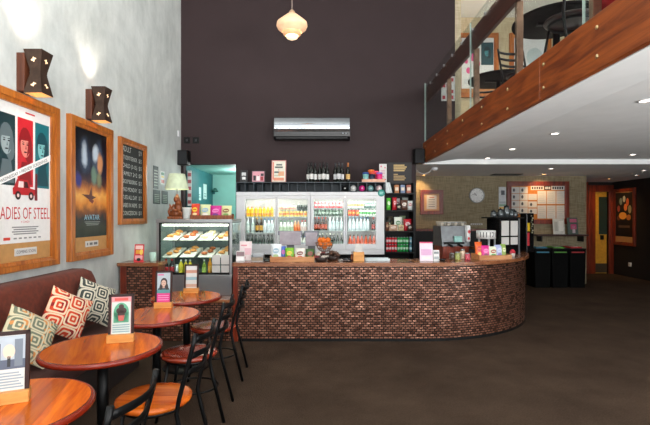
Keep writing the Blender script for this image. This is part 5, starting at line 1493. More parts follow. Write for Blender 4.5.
basket('dark basket of wrapped sweets beside the tea tray', 321, 5.3, 0.085, 1.0, (('#8a1828', 'red'), ('#d8ccc0', 'white'), ('#3a2018', 'brown')), 'basket beside the tea tray', 15)
basket('dark basket of brown wrapped chocolates, left of the napkin box', 333, 5.46, 0.085, 1.0, (('#3a2418', 'brown'), ('#6a4a3a', 'tan')), 'basket left of the napkin box', 15)
one('stapler', MB().box(-0.055, 0.055, -0.022, 0.022, 0, 0.012, M_BLACK, 0.004).box(-0.05, 0.045, -0.018, 0.018, 0.018, 0.038, M_GLOSSBLACK, 0.008, seg=3).box(0.03, 0.05, -0.015, 0.015, 0.01, 0.02, M_BLACK), 'stapler', 'black stapler left of the napkin box', at(347, 5.3))
t = thing('napkin_box', 'orange brown timber box of white napkins on the bar', 'napkin holder', at(358.5, 5.34))
MB().box(-0.065, 0.065, -0.06, 0.06, 0, 0.115, M_BLOCK, 0.003).build('box', t)
b = MB()
for i in range(5): b.box(-0.045 + 0.004 * i, 0.035 + 0.004 * i, -0.03 + 0.012 * i, -0.026 + 0.012 * i, 0.115, 0.20 + 0.008 * (i % 3), M_PAPER)
b.build('napkins', t)
one('condiment_shaker', bottle_mesh(0.11, 0.016, G('#7a3a20'), M_BLACK, c_('#9a5a30')).box(-0.02, 0.02, -0.02, 0.02, 0.0, 0.003, M_BLACK), 'bottle', 'small brown sauce bottle beside the napkin box', (X(352, 5.42), 5.42, CT))
one('glass_tray', MB().box(-0.15, 0.15, -0.07, 0.07, 0, 0.006, mat('#b8c4c6', 0.15)).box(-0.15, 0.15, 0.064, 0.07, 0.006, 0.03, mat('#c4d0d2', 0.15)).box(-0.15, 0.15, -0.07, -0.064, 0.006, 0.03, mat('#c4d0d2', 0.15)), 'tray', 'long shallow pale tray on the bar right of the napkin box', at(377, 5.42))
stand('leaflet_stand', 'pale pink leaflet stand in front of the snack shelves', 420, 433, 0.235, 5.36, '#e8d4e0', [(0.0, 1.0, 0.93, 1.0, '#d0406c'), (0.1, 0.9, 0.3, 0.62, '#d8a8cc'), (0.2, 0.8, 0.1, 0.22, '#f2e4da')])
stand('card_stand', 'small white card stand beside the pale pink leaflets', 433.6, 439.5, 0.135, 5.36, '#d8d8d6', [(0.1, 0.9, 0.65, 0.85, '#7a8084'), (0.1, 0.9, 0.15, 0.4, '#9aa0a4')], 'card')
one('black_dish', MB().lathe([(0.03, 0), (0.05, 0.025), (0.046, 0.025), (0.028, 0.006)], M_GLOSSBLACK, 22), 'bowl', 'small black dish in front of the espresso machine', at(442.5, 5.36))

# espresso machine
t = thing('espresso_machine', 'steel espresso machine with timber side panels behind the bar', 'coffee machine', (X(456, 5.98), 5.98, 0.841), 0.12)
MB().box(-0.22, 0.22, 0.0, 0.34, 0.03, 0.24, M_REDWOOD, 0.006).build('lower_body', t)
b = MB(); pr = [(0.0, 0.24), (0.34, 0.24), (0.34, 0.52), (0.05, 0.52)]; n = 4
b.add([(-0.23, y_, z_) for y_, z_ in pr] + [(0.23, y_, z_) for y_, z_ in pr], [tuple(range(n))[::-1], tuple(range(n, 2 * n))] + [(i, (i + 1) % n, n + (i + 1) % n, n + i) for i in range(n)], mat('#6e7173', 0.42, metal=0.9, name='dull_steel'))
b.build('upper_body', t)
t.scale = (0.86, 1, 1)
MB().box(-0.2, 0.14, -0.006, 0.03, 0.27, 0.30, M_BLACK, 0.003).build('group_head_bar', t)
for q in (-0.12, 0.04): MB().tube([(q, 0.0, 0.27), (q, -0.05, 0.255), (q, -0.13, 0.25)], 0.014, M_BLACK, 8).build('portafilter', t)
b = MB().box(0.17, 0.235, -0.03, 0.3, 0.30, 0.53, mat('#dcdcdc', 0.3), 0.02, seg=3); b.ell(0.205, 0.44, 0.02, 0.025, -0.0315, C_RED); b.ell(0.2, 0.35, 0.018, 0.02, -0.0315, C_RED)
b.build('side_panel', t)
MB().box(-0.03, 0.1, -0.012, 0.02, 0.30, 0.38, mat('#7fb0a8', 0.4), 0.004).build('front_badge', t)
b = MB()
for i in range(4): b.cyl((-0.17 + 0.11 * i, 0.05, 0.52), (-0.17 + 0.11 * i, 0.05, 0.57), 0.004, M_CHROME, seg=6)
b.tube([(-0.2, 0.05, 0.57), (0.2, 0.05, 0.57)], 0.005, M_CHROME, 6)
b.build('cup_rail', t)
MB().box(-0.2, 0.2, 0.02, 0.3, 0, 0.03, M_BLACK).build('feet', t)
cupo = None
for i in range(8):
    loc = Matrix.Rotation(0.12, 4, 'Z') @ Vector((-0.16 + 0.1 * (i % 4), 0.12 + 0.1 * (i // 4), 0.5205)) + Vector((X(456, 5.98), 5.98, 0.841))
    if cupo is None: cupo = one('coffee_cup', MB().lathe([(0.022, 0), (0.025, 0.004), (0.04, 0.055), (0.042, 0.06), (0.038, 0.06), (0.022, 0.01)], mat('#bfb6a8', 0.3), 18).tube([(0.038, 0, 0.048), (0.06, 0, 0.04), (0.058, 0, 0.022), (0.032, 0, 0.018)], 0.005, mat('#bfb6a8', 0.3), 6), 'cup', 'coffee cup warming on top of the espresso machine', loc, 0, 'cups on the espresso machine')
    else: dup(cupo, loc)
# jars in front of the espresso machine
for px, d, c, lb, h_ in ((452, 5.52, '#4a3a30', 'dark brown', 0.085), (457.5, 5.5, '#9aa060', 'olive green', 0.10), (462.5, 5.56, '#c0a890', 'beige', 0.13), (467.5, 5.52, '#c05060', 'pink', 0.085)):
    t = thing('lolly_jar', '%s jar of sweets in front of the espresso machine' % lb, 'jar', (X(px, d), d, CT), 0, 'sweet jars in front of the espresso machine')
    MB().lathe([(0.03, 0), (0.034, 0.006), (0.034, h_ * 0.75), (0.026, h_ * 0.88)], mat(c, 0.3, var=0.5, scale=60), 18).build('jar_body', t)
    MB().lathe([(0.028, h_ * 0.86), (0.029, h_), (0.01, h_ + 0.004)], M_CHROME, 18).build('lid', t)
# second snack tray
rz = 0.2
tc0 = Vector((X(492, 5.6), 5.62, CT))
crate('snack_tray', 'timber tray of snack packets on the curved end of the bar', 0.46, 0.2, 0.055, tc0, rz)
for u, bs, pt, p2, w_, h_, lb in ((-0.17, '#e0601e', '#c82a1e', '#f0c040', 0.1, 0.21, 'orange packet'), (-0.09, '#d81f88', '#f07ab8', '#8a1a5a', 0.12, 0.165, 'magenta packet'), (0.02, '#dde4c8', '#a84a2a', '#5aa048', 0.13, 0.15, 'white and green packet'), (0.11, '#a8b0d8', '#c8d0e8', '#8a78b8', 0.11, 0.17, 'lilac packet'), (0.175, '#8aa850', '#d8d8a8', None, 0.08, 0.18, 'olive green packet')):
    p = tc0 + Matrix.Rotation(rz, 3, 'Z') @ Vector((u, random.uniform(-0.01, 0.02), 0.0105))
    o = one('snack_packet', bag(w_, h_, 0.05, bs, pt, p2), 'packet', lb + ' in the tray on the curved end of the bar', p, 0, 'packets in the tray on the curved end'); o.rotation_euler = (-0.1, 0, rz)
one('flower_pot', MB().lathe([(0.025, 0), (0.035, 0.05), (0.03, 0.05)], mat('#d0c8c0', 0.5), 16).ball((0, 0, 0.075), 0.03, mat('#c8283c', 0.6, var=0.4, scale=60)).ball((0.025, 0.01, 0.06), 0.02, mat('#b02030', 0.6)).ball((-0.022, -0.01, 0.062), 0.02, mat('#d84a5a', 0.6)), 'flower pot', 'small pot of red flowers at the right of the snack tray', (X(512.5, 5.9), 5.9, CT))
# drum with numerals on a stand
dl = Vector((X(486, 5.9), 5.9, CT))
t = thing('number_drum', 'white drum printed with the numerals 11 and 12, on legs', 'number display', dl)
b = MB().lathe([(0.125, 0.25), (0.125, 0.36)], mat('#e0e0dc', 0.5), 36)
b.build('drum', t)
b = MB()
for s_, a0 in (('1', -0.95), ('1', -0.62), ('I', -0.3), ('1', 0.08), ('2', 0.42), ('I', 0.85)):
    vs, fs = letters(s_); xm = (max(p[0] for p in vs) + min(p[0] for p in vs)) / 2
    out = []
    for (u, v) in vs:
        a = a0 + (u - xm) * 0.105 / 0.125; out.append((0.1262 * math.sin(a), -0.1262 * math.cos(a), 0.27 + v * 0.1))
    b.add(out, fs, C_BLK)
b.build('numerals', t)
for i in range(5):
    a = 2 * PI * i / 5 - PI / 2
    MB().cyl((0.11 * math.cos(a), 0.11 * math.sin(a), 0), (0.11 * math.cos(a), 0.11 * math.sin(a), 0.252), 0.012, mat('#a8aeb0', 0.3, metal=0.5), seg=10).build('leg', t)
# black appliance with papers
t = thing('coffee_grinder_cabinet', 'black counter cabinet with white sheets taped on, at the curved end of the bar', 'cabinet', (X(510.5, 6.3), 6.3, CT), 0.35)
MB().box(-0.19, 0.17, 0, 0.28, 0, 0.52, M_GLOSSBLACK, 0.006).build('body', t)
b = MB()
for (u0, u1, v0, v1) in ((-0.165, -0.03, 0.27, 0.485), (0.0, 0.13, 0.27, 0.485), (-0.165, -0.03, 0.14, 0.25), (0.0, 0.13, 0.14, 0.25)): b.box(u0, u1, -0.004, 0, v0, v1, M_PAPER)
b.build('taped_sheets', t)
MB().box(0.145, 0.17, -0.006, 0, 0.0, 0.52, M_CHROME).build('edge_strip', t)
MB().box(-0.27, 0.24, -0.02, 0.30, 0.52, 0.54, M_BLACK, 0.003).build('top_shelf', t)
base = Vector((X(510.5, 6.3), 6.3, CT + 0.5405)); Rm = Matrix.Rotation(0.35, 3, 'Z')
for u, v, k, lb in ((-0.22, 0.1, 0, 'first from the left'), (-0.11, 0.08, 1, 'second from the left'), (0.0, 0.08, 2, 'tall one in the middle'), (0.1, 0.1, 1, 'second from the right'), (0.19, 0.12, 0, 'first from the right')):
    p = base + Rm @ Vector((u, v, 0))
    t = thing('coffee_pot', 'dark glass coffee pot on the black counter cabinet, %s' % lb, 'coffee pot', p, 0.4 * k, 'coffee pots on the black counter cabinet')
    h_ = (0.08, 0.1, 0.15)[k]; r_ = (0.045, 0.05, 0.05)[k]
    MB().lathe([(r_ * 0.8, 0), (r_, 0.012), (r_, h_ * 0.6), (r_ * 0.7, h_ * 0.9), (r_ * 0.72, h_)], mat('#5c6264', 0.12, metal=0.5), 18).build('jug', t)
    MB().lathe([(r_ * 0.75, h_), (r_ * 0.6, h_ + 0.015), (0.008, h_ + 0.02), (0.008, h_ + 0.03)], M_BLACK, 14).build('lid', t)
    MB().tube([(r_ * 0.8, 0, h_ * 0.85), (r_ * 1.6, 0, h_ * 0.75), (r_ * 1.5, 0, h_ * 0.3), (r_ * 0.95, 0, h_ * 0.25)], 0.006, M_BLACK, 6).build('handle', t)
t = thing('straw_dispenser', 'black dispenser with yellow and red wrappers at the far right of the bar', 'dispenser', (X(527.5, 6.75), 6.75, CT), 0.5)
MB().box(-0.085, 0.085, -0.05, 0.07, 0, 0.6, M_GLOSSBLACK, 0.006).build('body', t)
MB().box(-0.075, -0.02, -0.058, -0.05, 0.32, 0.45, mat('#d8b020', 0.4)).box(-0.075, -0.03, -0.057, -0.05, 0.1, 0.30, mat('#c03038', 0.4)).build('wrappers', t)
b = MB()
for i in range(9): b.ball((0.03 + 0.018 * math.sin(i * 2.1), -0.058, 0.3 + 0.032 * i), 0.014, mat(('#8a8a70', '#b0a890', '#6a6050')[i % 3], 0.5), (1, 0.7, 1), 8, 6)
b.build('straw_bundle', t)

# ------------------------------------------------------------------ under the balcony: back bench, wall things, bins
t = thing('rear_bench', 'black bench with a dark red timber top along the tan wall', 'bench', (1.58, 9.15, 0))
MB().box(0, 2.6, 0.02, 0.44, 0, 1.18, M_BLACK).build('body', t)
MB().box(0, 2.62, 0, 0.44, 1.18, 1.22, M_REDWOOD, 0.004).build('worktop', t)
def on_tan(px, py): return (X(px, YT), YT, Z(py, YT))
def small_wall_frame(name, label, cat, px0, px1, py0, py1, bar, m):
    w_ = X(px1, YT) - X(px0, YT); h_ = (py1 - py0) / F * YT
    t = thing(name, label, cat, (X((px0 + px1) / 2, YT), YT, Z(py1, YT)))
    frame_mb(w_, h_, bar, 0.04, m).build('frame', t)
    return t, w_, h_


t, w_, h_ = small_wall_frame('picture_frame', 'small red brown framed notice on the tan wall', 'framed notice', 420, 443, 190, 214.5, 0.085, M_REDWOOD)
MB().box(-w_ / 2 + 0.07, w_ / 2 - 0.07, -0.01, 0, 0.07, h_ - 0.07, mat('#c8a078', 0.6)).build('mount', t)
b = MB().rect(-0.11, 0.11, 0.12, h_ - 0.12, -0.012, M_PAPER)
for i in range(4): b.rect(-0.07, 0.07, 0.17 + i * 0.05, 0.185 + i * 0.05, -0.0126, P('#6a6a70'))
b.rect(-0.05, 0.06, 0.37, 0.39, -0.0126, P('#b04030'))
b.build('print', t)
r0 = 7.6 / F * YT
t = thing('wall_clock', 'round white wall clock on the tan wall', 'clock', on_tan(476.5, 195.5))
RX = Matrix.Rotation(PI / 2, 4, 'X')
MB().lathe([(r0, 0), (r0, 0.04), (r0 * 0.9, 0.045), (r0 * 0.9, 0.02)], mat('#9a9c9c', 0.35, metal=0.4), 36, T=RX, caps=False).build('rim', t)
b = MB().ell(0, 0, r0 * 0.92, r0 * 0.92, -0.021, mat('#dfe0de', 0.5), 36)
for i in range(12):
    a = 2 * PI * i / 12; b.ell(r0 * 0.76 * math.sin(a), r0 * 0.76 * math.cos(a), 0.006, 0.006, -0.0215, C_BLK, 8)
b.build('dial', t)
MB().quad((-0.005, -0.023, 0), (0.005, -0.023, 0), (-0.055, -0.023, 0.06), (-0.063, -0.023, 0.053), C_BLK).build('hour_hand', t)
MB().quad((0.0, -0.024, -0.004), (0.0, -0.024, 0.004), (-0.11, -0.024, 0.034), (-0.11, -0.024, 0.028), C_BLK).build('minute_hand', t)
b = MB().box(-0.13, 0.13, -0.01, 0, 0, 0.035, M_PAPER)
for i in range(5): b.rect(-0.11 + i * 0.045, -0.08 + i * 0.045, 0.01, 0.026, -0.011, P('#5a5a58'))
one('door_plate', b, 'sign', 'narrow white plate on the tan wall below the clock', on_tan(476.5, 225))
one('wall_tap', MB().box(-0.03, 0.03, -0.03, 0, 0, 0.05, M_CHROME, 0.005).tube([(0, -0.03, 0.03), (0, -0.12, 0.04), (0, -0.13, -0.02)], 0.01, M_CHROME, 8), 'tap', 'small steel tap on the tan wall under the narrow white plate', on_tan(476.5, 231))
# calendar
w_ = X(506, YT) - X(498.7, YT)
b = MB().box(-w_ / 2, w_ / 2, -0.008, 0, 0, 26 / F * YT, mat('#c9ced0', 0.6))
for i, c in enumerate(('#8a9498', '#d8a84a', '#7aa088', '#a8b0b4')): b.rect(-w_ / 2 + 0.01, w_ / 2 - 0.01, 0.03 + i * 0.06, 0.075 + i * 0.06, -0.0086, P(c))
b.rect(-0.03, 0.05, 0.40, 0.50, -0.0086, P('#4a5054'))
one('wall_calendar', b, 'calendar', 'pale wall calendar left of the noticeboard', on_tan(502.3, 213))
# noticeboard
t, w_, h_ = small_wall_frame('noticeboard', 'large red brown framed noticeboard full of white sheets', 'noticeboard', 506.5, 568.5, 181.5, 224, 0.10, M_REDWOOD)
MB().box(-w_ / 2 + 0.08, w_ / 2 - 0.08, -0.012, 0, 0.08, h_ - 0.08, mat('#b5702c', 0.8, var=0.15)).build('cork_panel', t)
s0 = lambda px: X(px, YT) - X(537.5, YT)
zz = lambda py: (224 - py) / F * YT
def sheet(px0, px1, py0, py1, marks=True):
    b = MB().box(s0(px0), s0(px1), -0.018, -0.0125, zz(py1), zz(py0), M_PAPER)
    wd, hd = s0(px1) - s0(px0), zz(py0) - zz(py1)
    if marks == 'pic':
        b.ell(s0(px0) + wd * 0.32, zz(py1) + hd * 0.5, wd * 0.14, hd * 0.28, -0.0186, P('#3c4046'), 12)
    elif marks:
        for i in range(6): b.rect(s0(px0) + wd * 0.1, s0(px1) - wd * (0.1 + 0.1 * (i % 3)), zz(py1) + hd * (0.1 + 0.14 * i), zz(py1) + hd * (0.14 + 0.14 * i), -0.0186, P('#b4b8ba'))
    o = b.build('pinned_sheet', t); return o


for r_ in range(4):
    for c in range(2): sheet(511 + c * 8.4, 519 + c * 8.4, 187 + r_ * 6.8, 193.3 + r_ * 6.8, 'pic')
sheet(528, 536.5, 194, 200); sheet(528, 536.5, 201.5, 207.5, 'pic'); sheet(528, 536.5, 208.5, 214, 'pic')
for c in range(3):
    sheet(537.2 + c * 9.4, 545.8 + c * 9.4, 191, 204); sheet(537.2 + c * 9.4, 545.8 + c * 9.4, 205.5, 218.5)
b = MB().box(s0(530.5), s0(543.5), -0.018, -0.0125, zz(190), zz(186), M_PAPER).box(s0(544), s0(550.5), -0.018, -0.0125, zz(190), zz(186), M_BLACK).box(s0(551), s0(564), -0.018, -0.0125, zz(190), zz(186), M_PAPER)
for i in range(5): b.rect(s0(531.5 + i * 2.3), s0(533 + i * 2.3), zz(189.2), zz(186.8), -0.0186, C_BLK); b.rect(s0(552 + i * 2.3), s0(553.5 + i * 2.3), zz(189.2), zz(186.8), -0.0186, C_BLK)
for i in range(3): b.rect(s0(545 + i * 1.8), s0(546.2 + i * 1.8), zz(189.2), zz(186.8), -0.0186, P('#dcdcdc'))
b.build('header_strip', t)
# ledge with brochures, bins
t = thing('wall_ledge', 'dark timber ledge on the tan wall under the noticeboard', 'shelf', (X(560, 9.5), YT, Z(236, 9.45)))
MB().box(X(534, 9.5) - X(560, 9.5), X(585, 9.5) - X(560, 9.5), -0.24, 0, 0, 0.035, wood('dark_ledge_timber', '#2a120c', '#45201a', 0.4), 0.003).build('board', t)
for q in (-0.45, 0.45): MB().box(q - 0.015, q + 0.015, -0.2, 0, -0.12, 0.0, M_BLACK).build('bracket', t)
zl = Z(236, 9.45) + 0.0352
def brochure(label, px0, px1, py0, base, art):
    d = 9.45; w_ = X(px1, d) - X(px0, d); h_ = Z(py0, d) - zl; R = Matrix.Rotation(-0.12, 4, 'X')
    b = MB().box(-w_ / 2, w_ / 2, 0, 0.01, 0, h_, mat(base, 0.5), 0, R).box(-w_ / 2, w_ / 2, 0, 0.08, 0, 0.004, M_BLACK)
    for (u0, u1, v0, v1, c) in art: b.rect(-w_ / 2 + u0 * w_, -w_ / 2 + u1 * w_, v0 * h_, v1 * h_, -0.001, P(c), R)
    one('brochure', b, 'brochure', label, (X((px0 + px1) / 2, d), d, zl))


brochure('white brochure standing on the timber ledge', 553.5, 565, 218.5, '#c8ccc8', [(0.12, 0.4, 0.2, 0.8, '#a8aca8'), (0.5, 0.9, 0.2, 0.85, '#dde0dc')])
brochure('green and pink brochure standing on the timber ledge', 568, 578.5, 217.5, '#4a5a54', [(0.25, 0.9, 0.72, 0.92, '#b85a78'), (0.3, 0.85, 0.3, 0.6, '#c04a78'), (0.45, 0.72, 0.08, 0.5, '#b8a8b0')])
for i, (px, c, lb) in enumerate(((543, '#3a7f9a', 'blue'), (560.5, '#5a9a3a', 'green'), (578, '#b02a2c', 'red'))):
    d = 9.05
    t = thing('recycling_bin', 'black bin with a %s lid under the timber ledge' % lb, 'bin', (X(px, d), d, 0), 0, 'black bins in a row')
    w_ = 0.172; hb = 0.80
    b = MB(); vs = []
    for z_, s_ in ((0, 0.88), (hb, 1.0)): vs += [(-w_ * s_, 0.01, z_), (w_ * s_, 0.01, z_), (w_ * s_, 0.42, z_), (-w_ * s_, 0.42, z_)]
    b.add(vs, [(3, 2, 1, 0), (4, 5, 6, 7), (0, 1, 5, 4), (1, 2, 6, 5), (2, 3, 7, 6), (3, 0, 4, 7)], mat('#060606', 0.7, spec=0.1)); b.build('bin_body', t)
    b = MB().box(-w_, w_, 0.0, 0.43, hb, hb + 0.02, M_BLACK, 0.004); b.box(-w_ * 0.7, w_ * 0.7, 0.05, 0.38, hb + 0.02, hb + 0.05, mat(c, 0.5), 0.01); b.build('lid', t)
    MB().box(-w_ * 0.75, w_ * 0.75, -0.004, 0.012, hb - 0.07, hb - 0.045, mat(c, 0.5)).build('colour_strip', t)
    MB().box(-w_ * 0.45, w_ * 0.2, 0.06, 0.2, hb + 0.05, hb + 0.054, M_PAPER).build('lid_notice', t)

# poster on the right wall, socket, sign over the passage
ya, yb = 7.46 * F / (634.5 - 325), 7.46 * F / (612.5 - 325)
t = wall_frame('poster_frame', 'dark film poster in a red timber frame, in the far right passage', yb - ya, 1.42, (XR, (ya + yb) / 2, Z(246, 10.6)), -PI / 2, 0.08, 0.05, M_REDWOOD)
b = MB().rect(-0.33, 0.33, 0.22, 1.32, -0.0145, P('#141110'))
hw_ = (yb - ya) / 2 - 0.08
for (u, v, q, r_, c) in ((-0.12, 1.1, 0.05, 0.09, '#7a8a80'), (0.0, 1.16, 0.05, 0.08, '#b8c0b0'), (0.12, 1.08, 0.05, 0.10, '#c05a30'), (-0.2, 0.92, 0.05, 0.08, '#a84a3a'), (0.05, 0.95, 0.06, 0.09, '#d07840'), (0.2, 0.9, 0.06, 0.1, '#8a8a70'), (-0.05, 0.74, 0.14, 0.09, '#e09a40'), (0.16, 0.7, 0.08, 0.07, '#b06a30'), (-0.2, 0.68, 0.07, 0.06, '#6a3a24')):
    b.ell(u, v, q, r_, -0.0152 - 0.0002 * v, P(c))
b.rect(-0.33, 0.33, 0.24, 0.42, -0.0158, P('#0f1012')); b.rect(-0.2, 0.2, 0.44, 0.5, -0.0158, P('#5a4a3a'))
b.build('print', t)
one('wall_socket', MB().box(-0.05, 0.05, -0.012, 0, 0, 0.1, M_FWHITE, 0.004).box(-0.03, 0.03, -0.03, -0.012, 0.02, 0.06, mat('#c8c0b0', 0.5), 0.004), 'socket', 'white wall socket low on the dark right wall', (XR, 7.46 * F / (628.5 - 325), Z(267, 10.55)), -PI / 2)
one('strip_light', MB().box(-0.14, 0.14, -0.06, 0, 0, 0.045, M_FWHITE, 0.006).box(-0.12, 0.12, -0.05, -0.01, -0.008, 0.0, mat('#dfe8ea', 0.4)), 'light fitting', 'slim white strip fitting over the passage doorway', (6.55, 11.26, 2.29))

# ------------------------------------------------------------------ downlights and other ceiling fittings
DL = [(2.69, 3.64, 2.47), (2.70, 5.09, 2.47), (2.71, 6.27, 2.47), (2.72, 7.25, 2.47), (4.85, 6.83, 2.47), (4.21, 8.07, 2.385), (4.64, 9.2, 2.385), (6.2, 8.42, 2.385), (6.72, 9.35, 2.385), (6.75, 10.3, 2.385), (2.12, 9.3, 2.385)]
names = ['nearest over the right of the room', 'second nearest in the row beside the fascia', 'third in the row beside the fascia', 'last in the row, just before the ceiling step', 'over the middle right, before the ceiling step', 'behind the ceiling step, left of centre', 'over the noticeboard', 'behind the ceiling step, near the right edge', 'over the dark right corner', 'warm one outside the passage doorway', 'warm one over the small framed notice']
warm = {6, 9, 10}
dl0 = {}
for i, (x, y_, z_) in enumerate(DL):
    k = i in warm
    lab = 'recessed downlight, ' + names[i]
    if k not in dl0:
        t = thing('downlight', lab, 'downlight', (x, y_, z_), 0, 'recessed ceiling downlights')
        MB().lathe([(0.055, 0.0), (0.056, -0.006), (0.045, -0.008), (0.04, -0.001)], mat('#d4d4d2', 0.4, metal=0.3), 24, caps=False).build('ring', t)
        MB().lathe([(0.001, -0.003), (0.041, -0.003)], mat('#ffffff' if not k else '#ffd090', 0.5, emit=9 if not k else 14, emitc='#fff4e4' if not k else '#ffb860'), 20, caps=False).build('lens', t)
        dl0[k] = t
    else: copy_tree(dl0[k], (x, y_, z_), label=lab)
    if not k: spot('downlight_beam', (x, y_, z_ - 0.02), (x, y_, 0), 5, SOFT, 75, 0.7, 0.04)
spot('noticeboard_beam', (4.64, 9.2, 2.36), (4.75, YT, 1.9), 20, WARM, 90, 0.8, 0.03)
spot('framed_notice_beam', (2.12, 9.3, 2.36), (2.05, YT, 1.9), 22, WARM, 95, 0.8, 0.03)
spot('doorway_beam', (6.75, 10.3, 2.36), (7.1, 11.3, 0.9), 30, (1.0, 0.6, 0.22), 100, 0.8, 0.04)
spot('poster_beam', (7.1, 10.75, 2.36), (XR, 10.75, 1.6), 6, WARM, 95, 0.8, 0.03)
t = thing('emergency_light', 'white emergency light with a looped cable by the end of the fascia', 'light fitting', (2.0, 7.9, 2.385))
MB().lathe([(0.05, -0.0), (0.06, -0.02), (0.05, -0.05), (0.02, -0.06)], M_FWHITE, 22).build('housing', t)
MB().tube([(-0.05, 0, -0.03), (-0.1, 0, -0.09), (-0.2, 0, -0.12), (-0.3, 0, -0.09), (-0.36, 0, -0.01)], 0.006, M_FWHITE, 8).build('cable', t)
b = MB().box(-0.3, 0.3, -0.14, 0.14, -0.012, 0, M_BLACK)
for i in range(6): b.box(-0.28, 0.28, -0.12 + i * 0.045, -0.10 + i * 0.045, -0.018, -0.012, mat('#1c1c1e', 0.5))
one('ceiling_vent', b, 'vent', 'black slatted vent in the low ceiling before the tan wall', (3.85, 9.2, 2.385))

# ------------------------------------------------------------------ balcony balustrade
t = thing('balustrade', 'glass balustrade with a dark timber rail and bronze posts on the balcony', 'balustrade', (0, 0, 2.75))
posts = [(i, 2.83 + 1.11 * i) for i in range(-4, 5)]
for i, y_ in posts:
    if y_ < 7.0: MB().box(1.735, 1.795, y_ - 0.022, y_ + 0.022, 0.0, 0.70, M_BRONZE, 0.004).build('post', t)
MB().box(1.725, 1.765, -2.6, YB - 0.01, 0.69, 0.93, M_RAIL, 0.004).build('rail', t)
gj = [-2.6, 0.65, 2.87, 5.1, YB - 0.02]
for a, c in zip(gj[:-1], gj[1:]): MB().box(1.706, 1.718, a + 0.006, c - 0.006, -0.0, 1.02, M_BALGLASS).build('glass_panel', t)
for c in gj[1:]: MB().box(1.703, 1.721, c - 0.006, c - 0.001, 0.0, 1.02, mat('#9fb0aa', 0.3)).build('glass_edge', t)
b0 = None
for i in range(17):
    y_ = 1.0 + i * 0.4
    if y_ < YB - 0.05:
        o = MB().lathe([(0.02, 0.0), (0.02, 0.012), (0.012, 0.016)], M_CHROME, 12, T=Matrix.Translation((1.706, y_, 0.9)) @ Matrix.Rotation(-PI / 2, 4, 'Y'))
        o.build('stand_off', t)

# balcony tables, chairs, pictures
MZ = 2.751
M_TOPD = mat('#0c0908', 0.6, spec=0.1, name='dark_underside')
def balcony_table(label, loc, r=0.42):
    t = thing('balcony_table', label, 'table', loc, 0, 'dark round tables on the balcony')
    MB().lathe([(0.001, 0.715), (r - 0.01, 0.715), (r, 0.722), (r, 0.742), (r - 0.008, 0.748), (0.001, 0.748)], M_TOPD, 48).build('tabletop', t)
    MB().cyl((0, 0, 0.03), (0, 0, 0.716), 0.034, M_STEEL).build('column', t)
    MB().box(-0.2, 0.2, -0.025, 0.025, 0.69, 0.716, M_STEEL).build('mounting_plate', t)
    MB().lathe([(0.23, 0.0), (0.23, 0.012), (0.06, 0.04), (0.04, 0.07)], M_STEEL, 28).build('base', t)
    return t


balcony_table('dark round balcony table nearer the camera', (2.36, 4.42, MZ))
balcony_table('dark round balcony table nearer the dark wall', (2.52, 6.3, MZ), 0.42)
GB = 'black chairs on the balcony'
M_SEATK = mat('#2a1410', 0.35, name='dark_seat')
CB = make_chair('black balcony chair in front of the nearer table', (2.14, 3.78, MZ), PI, M_SEATK, GB)
copy_tree(CB, (2.42, 5.25, MZ), 0.15, 'black balcony chair between the two balcony tables', GB)
copy_tree(CB, (2.62, 6.98, MZ), -0.2, 'black balcony chair against the dark wall end', GB)
copy_tree(CB, (3.05, 6.35, MZ), -PI / 2, 'black balcony chair at the far side of the farther balcony table', GB)
t = thing('armchair', 'red armchair behind the balcony glass at the top right', 'armchair', (2.24, 2.62, MZ))
rm = mat('#a00d12', 0.85, name='red_wool')
MB().box(-0.35, 0.35, -0.35, 0.35, 0.08, 0.42, rm, 0.05, seg=4).build('seat', t)
MB().box(-0.35, 0.35, 0.22, 0.38, 0.40, 0.85, rm, 0.05, seg=4).build('backrest', t)
for q in (-1, 1): MB().box(q * 0.35 - 0.07, q * 0.35 + 0.07, -0.35, 0.36, 0.10, 0.58, rm, 0.04, seg=4).build('arm', t)
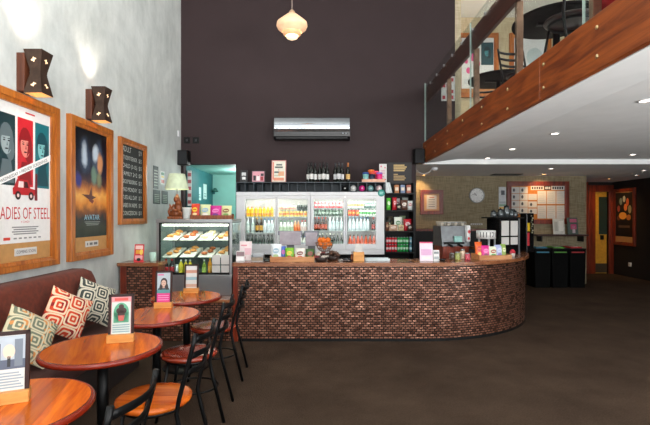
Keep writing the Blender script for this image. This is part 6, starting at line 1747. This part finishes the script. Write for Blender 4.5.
for qx in (-0.28, 0.28):
    for qy in (-0.28, 0.28): MB().cyl((qx, qy, 0), (qx, qy, 0.09), 0.02, M_BLACK).build('leg', t)
def upper_frame(label, px0, art):
    xa = X(px0, YT); t = wall_frame('poster_frame', label, 0.92, 1.42, (xa + 0.46, YT, 4.12), 0.0, 0.1, 0.05, M_FRAME, board=mat('#b0774a', 0.8))
    b = MB().rect(-0.367, 0.367, 0.2, 1.34, -0.0145, P('#d8dadc')); art(b); b.build('print', t)


def art_a(b):
    b.rect(0.08, 0.35, 0.72, 1.22, -0.0152, P('#12444e')); face(b, 0.215, 1.0, 0.9, -0.0158, P('#3f8a94'), P('#0e2e36'), P('#081c22'))
    for (u, v, q) in ((-0.1, 0.9, 0.07), (0.0, 0.75, 0.06), (-0.2, 0.6, 0.05), (-0.05, 1.1, 0.05), (-0.25, 0.8, 0.04)): b.ell(u, v, q, q * 1.4, -0.0155 - q * 0.001, P('#d84a86'))
    b.rect(-0.3, 0.0, 0.3, 0.42, -0.0152, P('#c8ccd0'))


def art_b(b):
    b.ell(0.0, 0.5, 0.2, 0.15, -0.0152, P('#d89a4a')); b.ell(0.1, 0.9, 0.18, 0.2, -0.0153, P('#b8c4c8')); b.rect(-0.3, 0.3, 0.26, 0.32, -0.0152, P('#a8adb0'))


upper_frame('timber framed poster with a teal face and pink shapes, high on the balcony wall', 456.5, art_a)
upper_frame('timber framed pale poster behind the nearer balcony table', 509, art_b)
b = MB().box(-0.115, 0.115, -0.01, 0, 0, 0.42, M_PAPER)
for i in range(4):
    for j in range(3): b.rect(-0.10 + j * 0.07, -0.05 + j * 0.07, 0.03 + i * 0.1, 0.09 + i * 0.1, -0.011, P(('#b02038', '#d8d4d4', '#c03048')[(i + j) % 3]))
one('wall_poster', b, 'poster', 'small red and white chequered poster on the dark wall behind the balcony glass', (X(448, YB), YB, Z(101, YB)))
area('balcony_lamp', (3.2, 8.4, 5.7), (math.radians(-25), 0, 0), 1.8, 0.8, 60, (1.0, 0.9, 0.75))
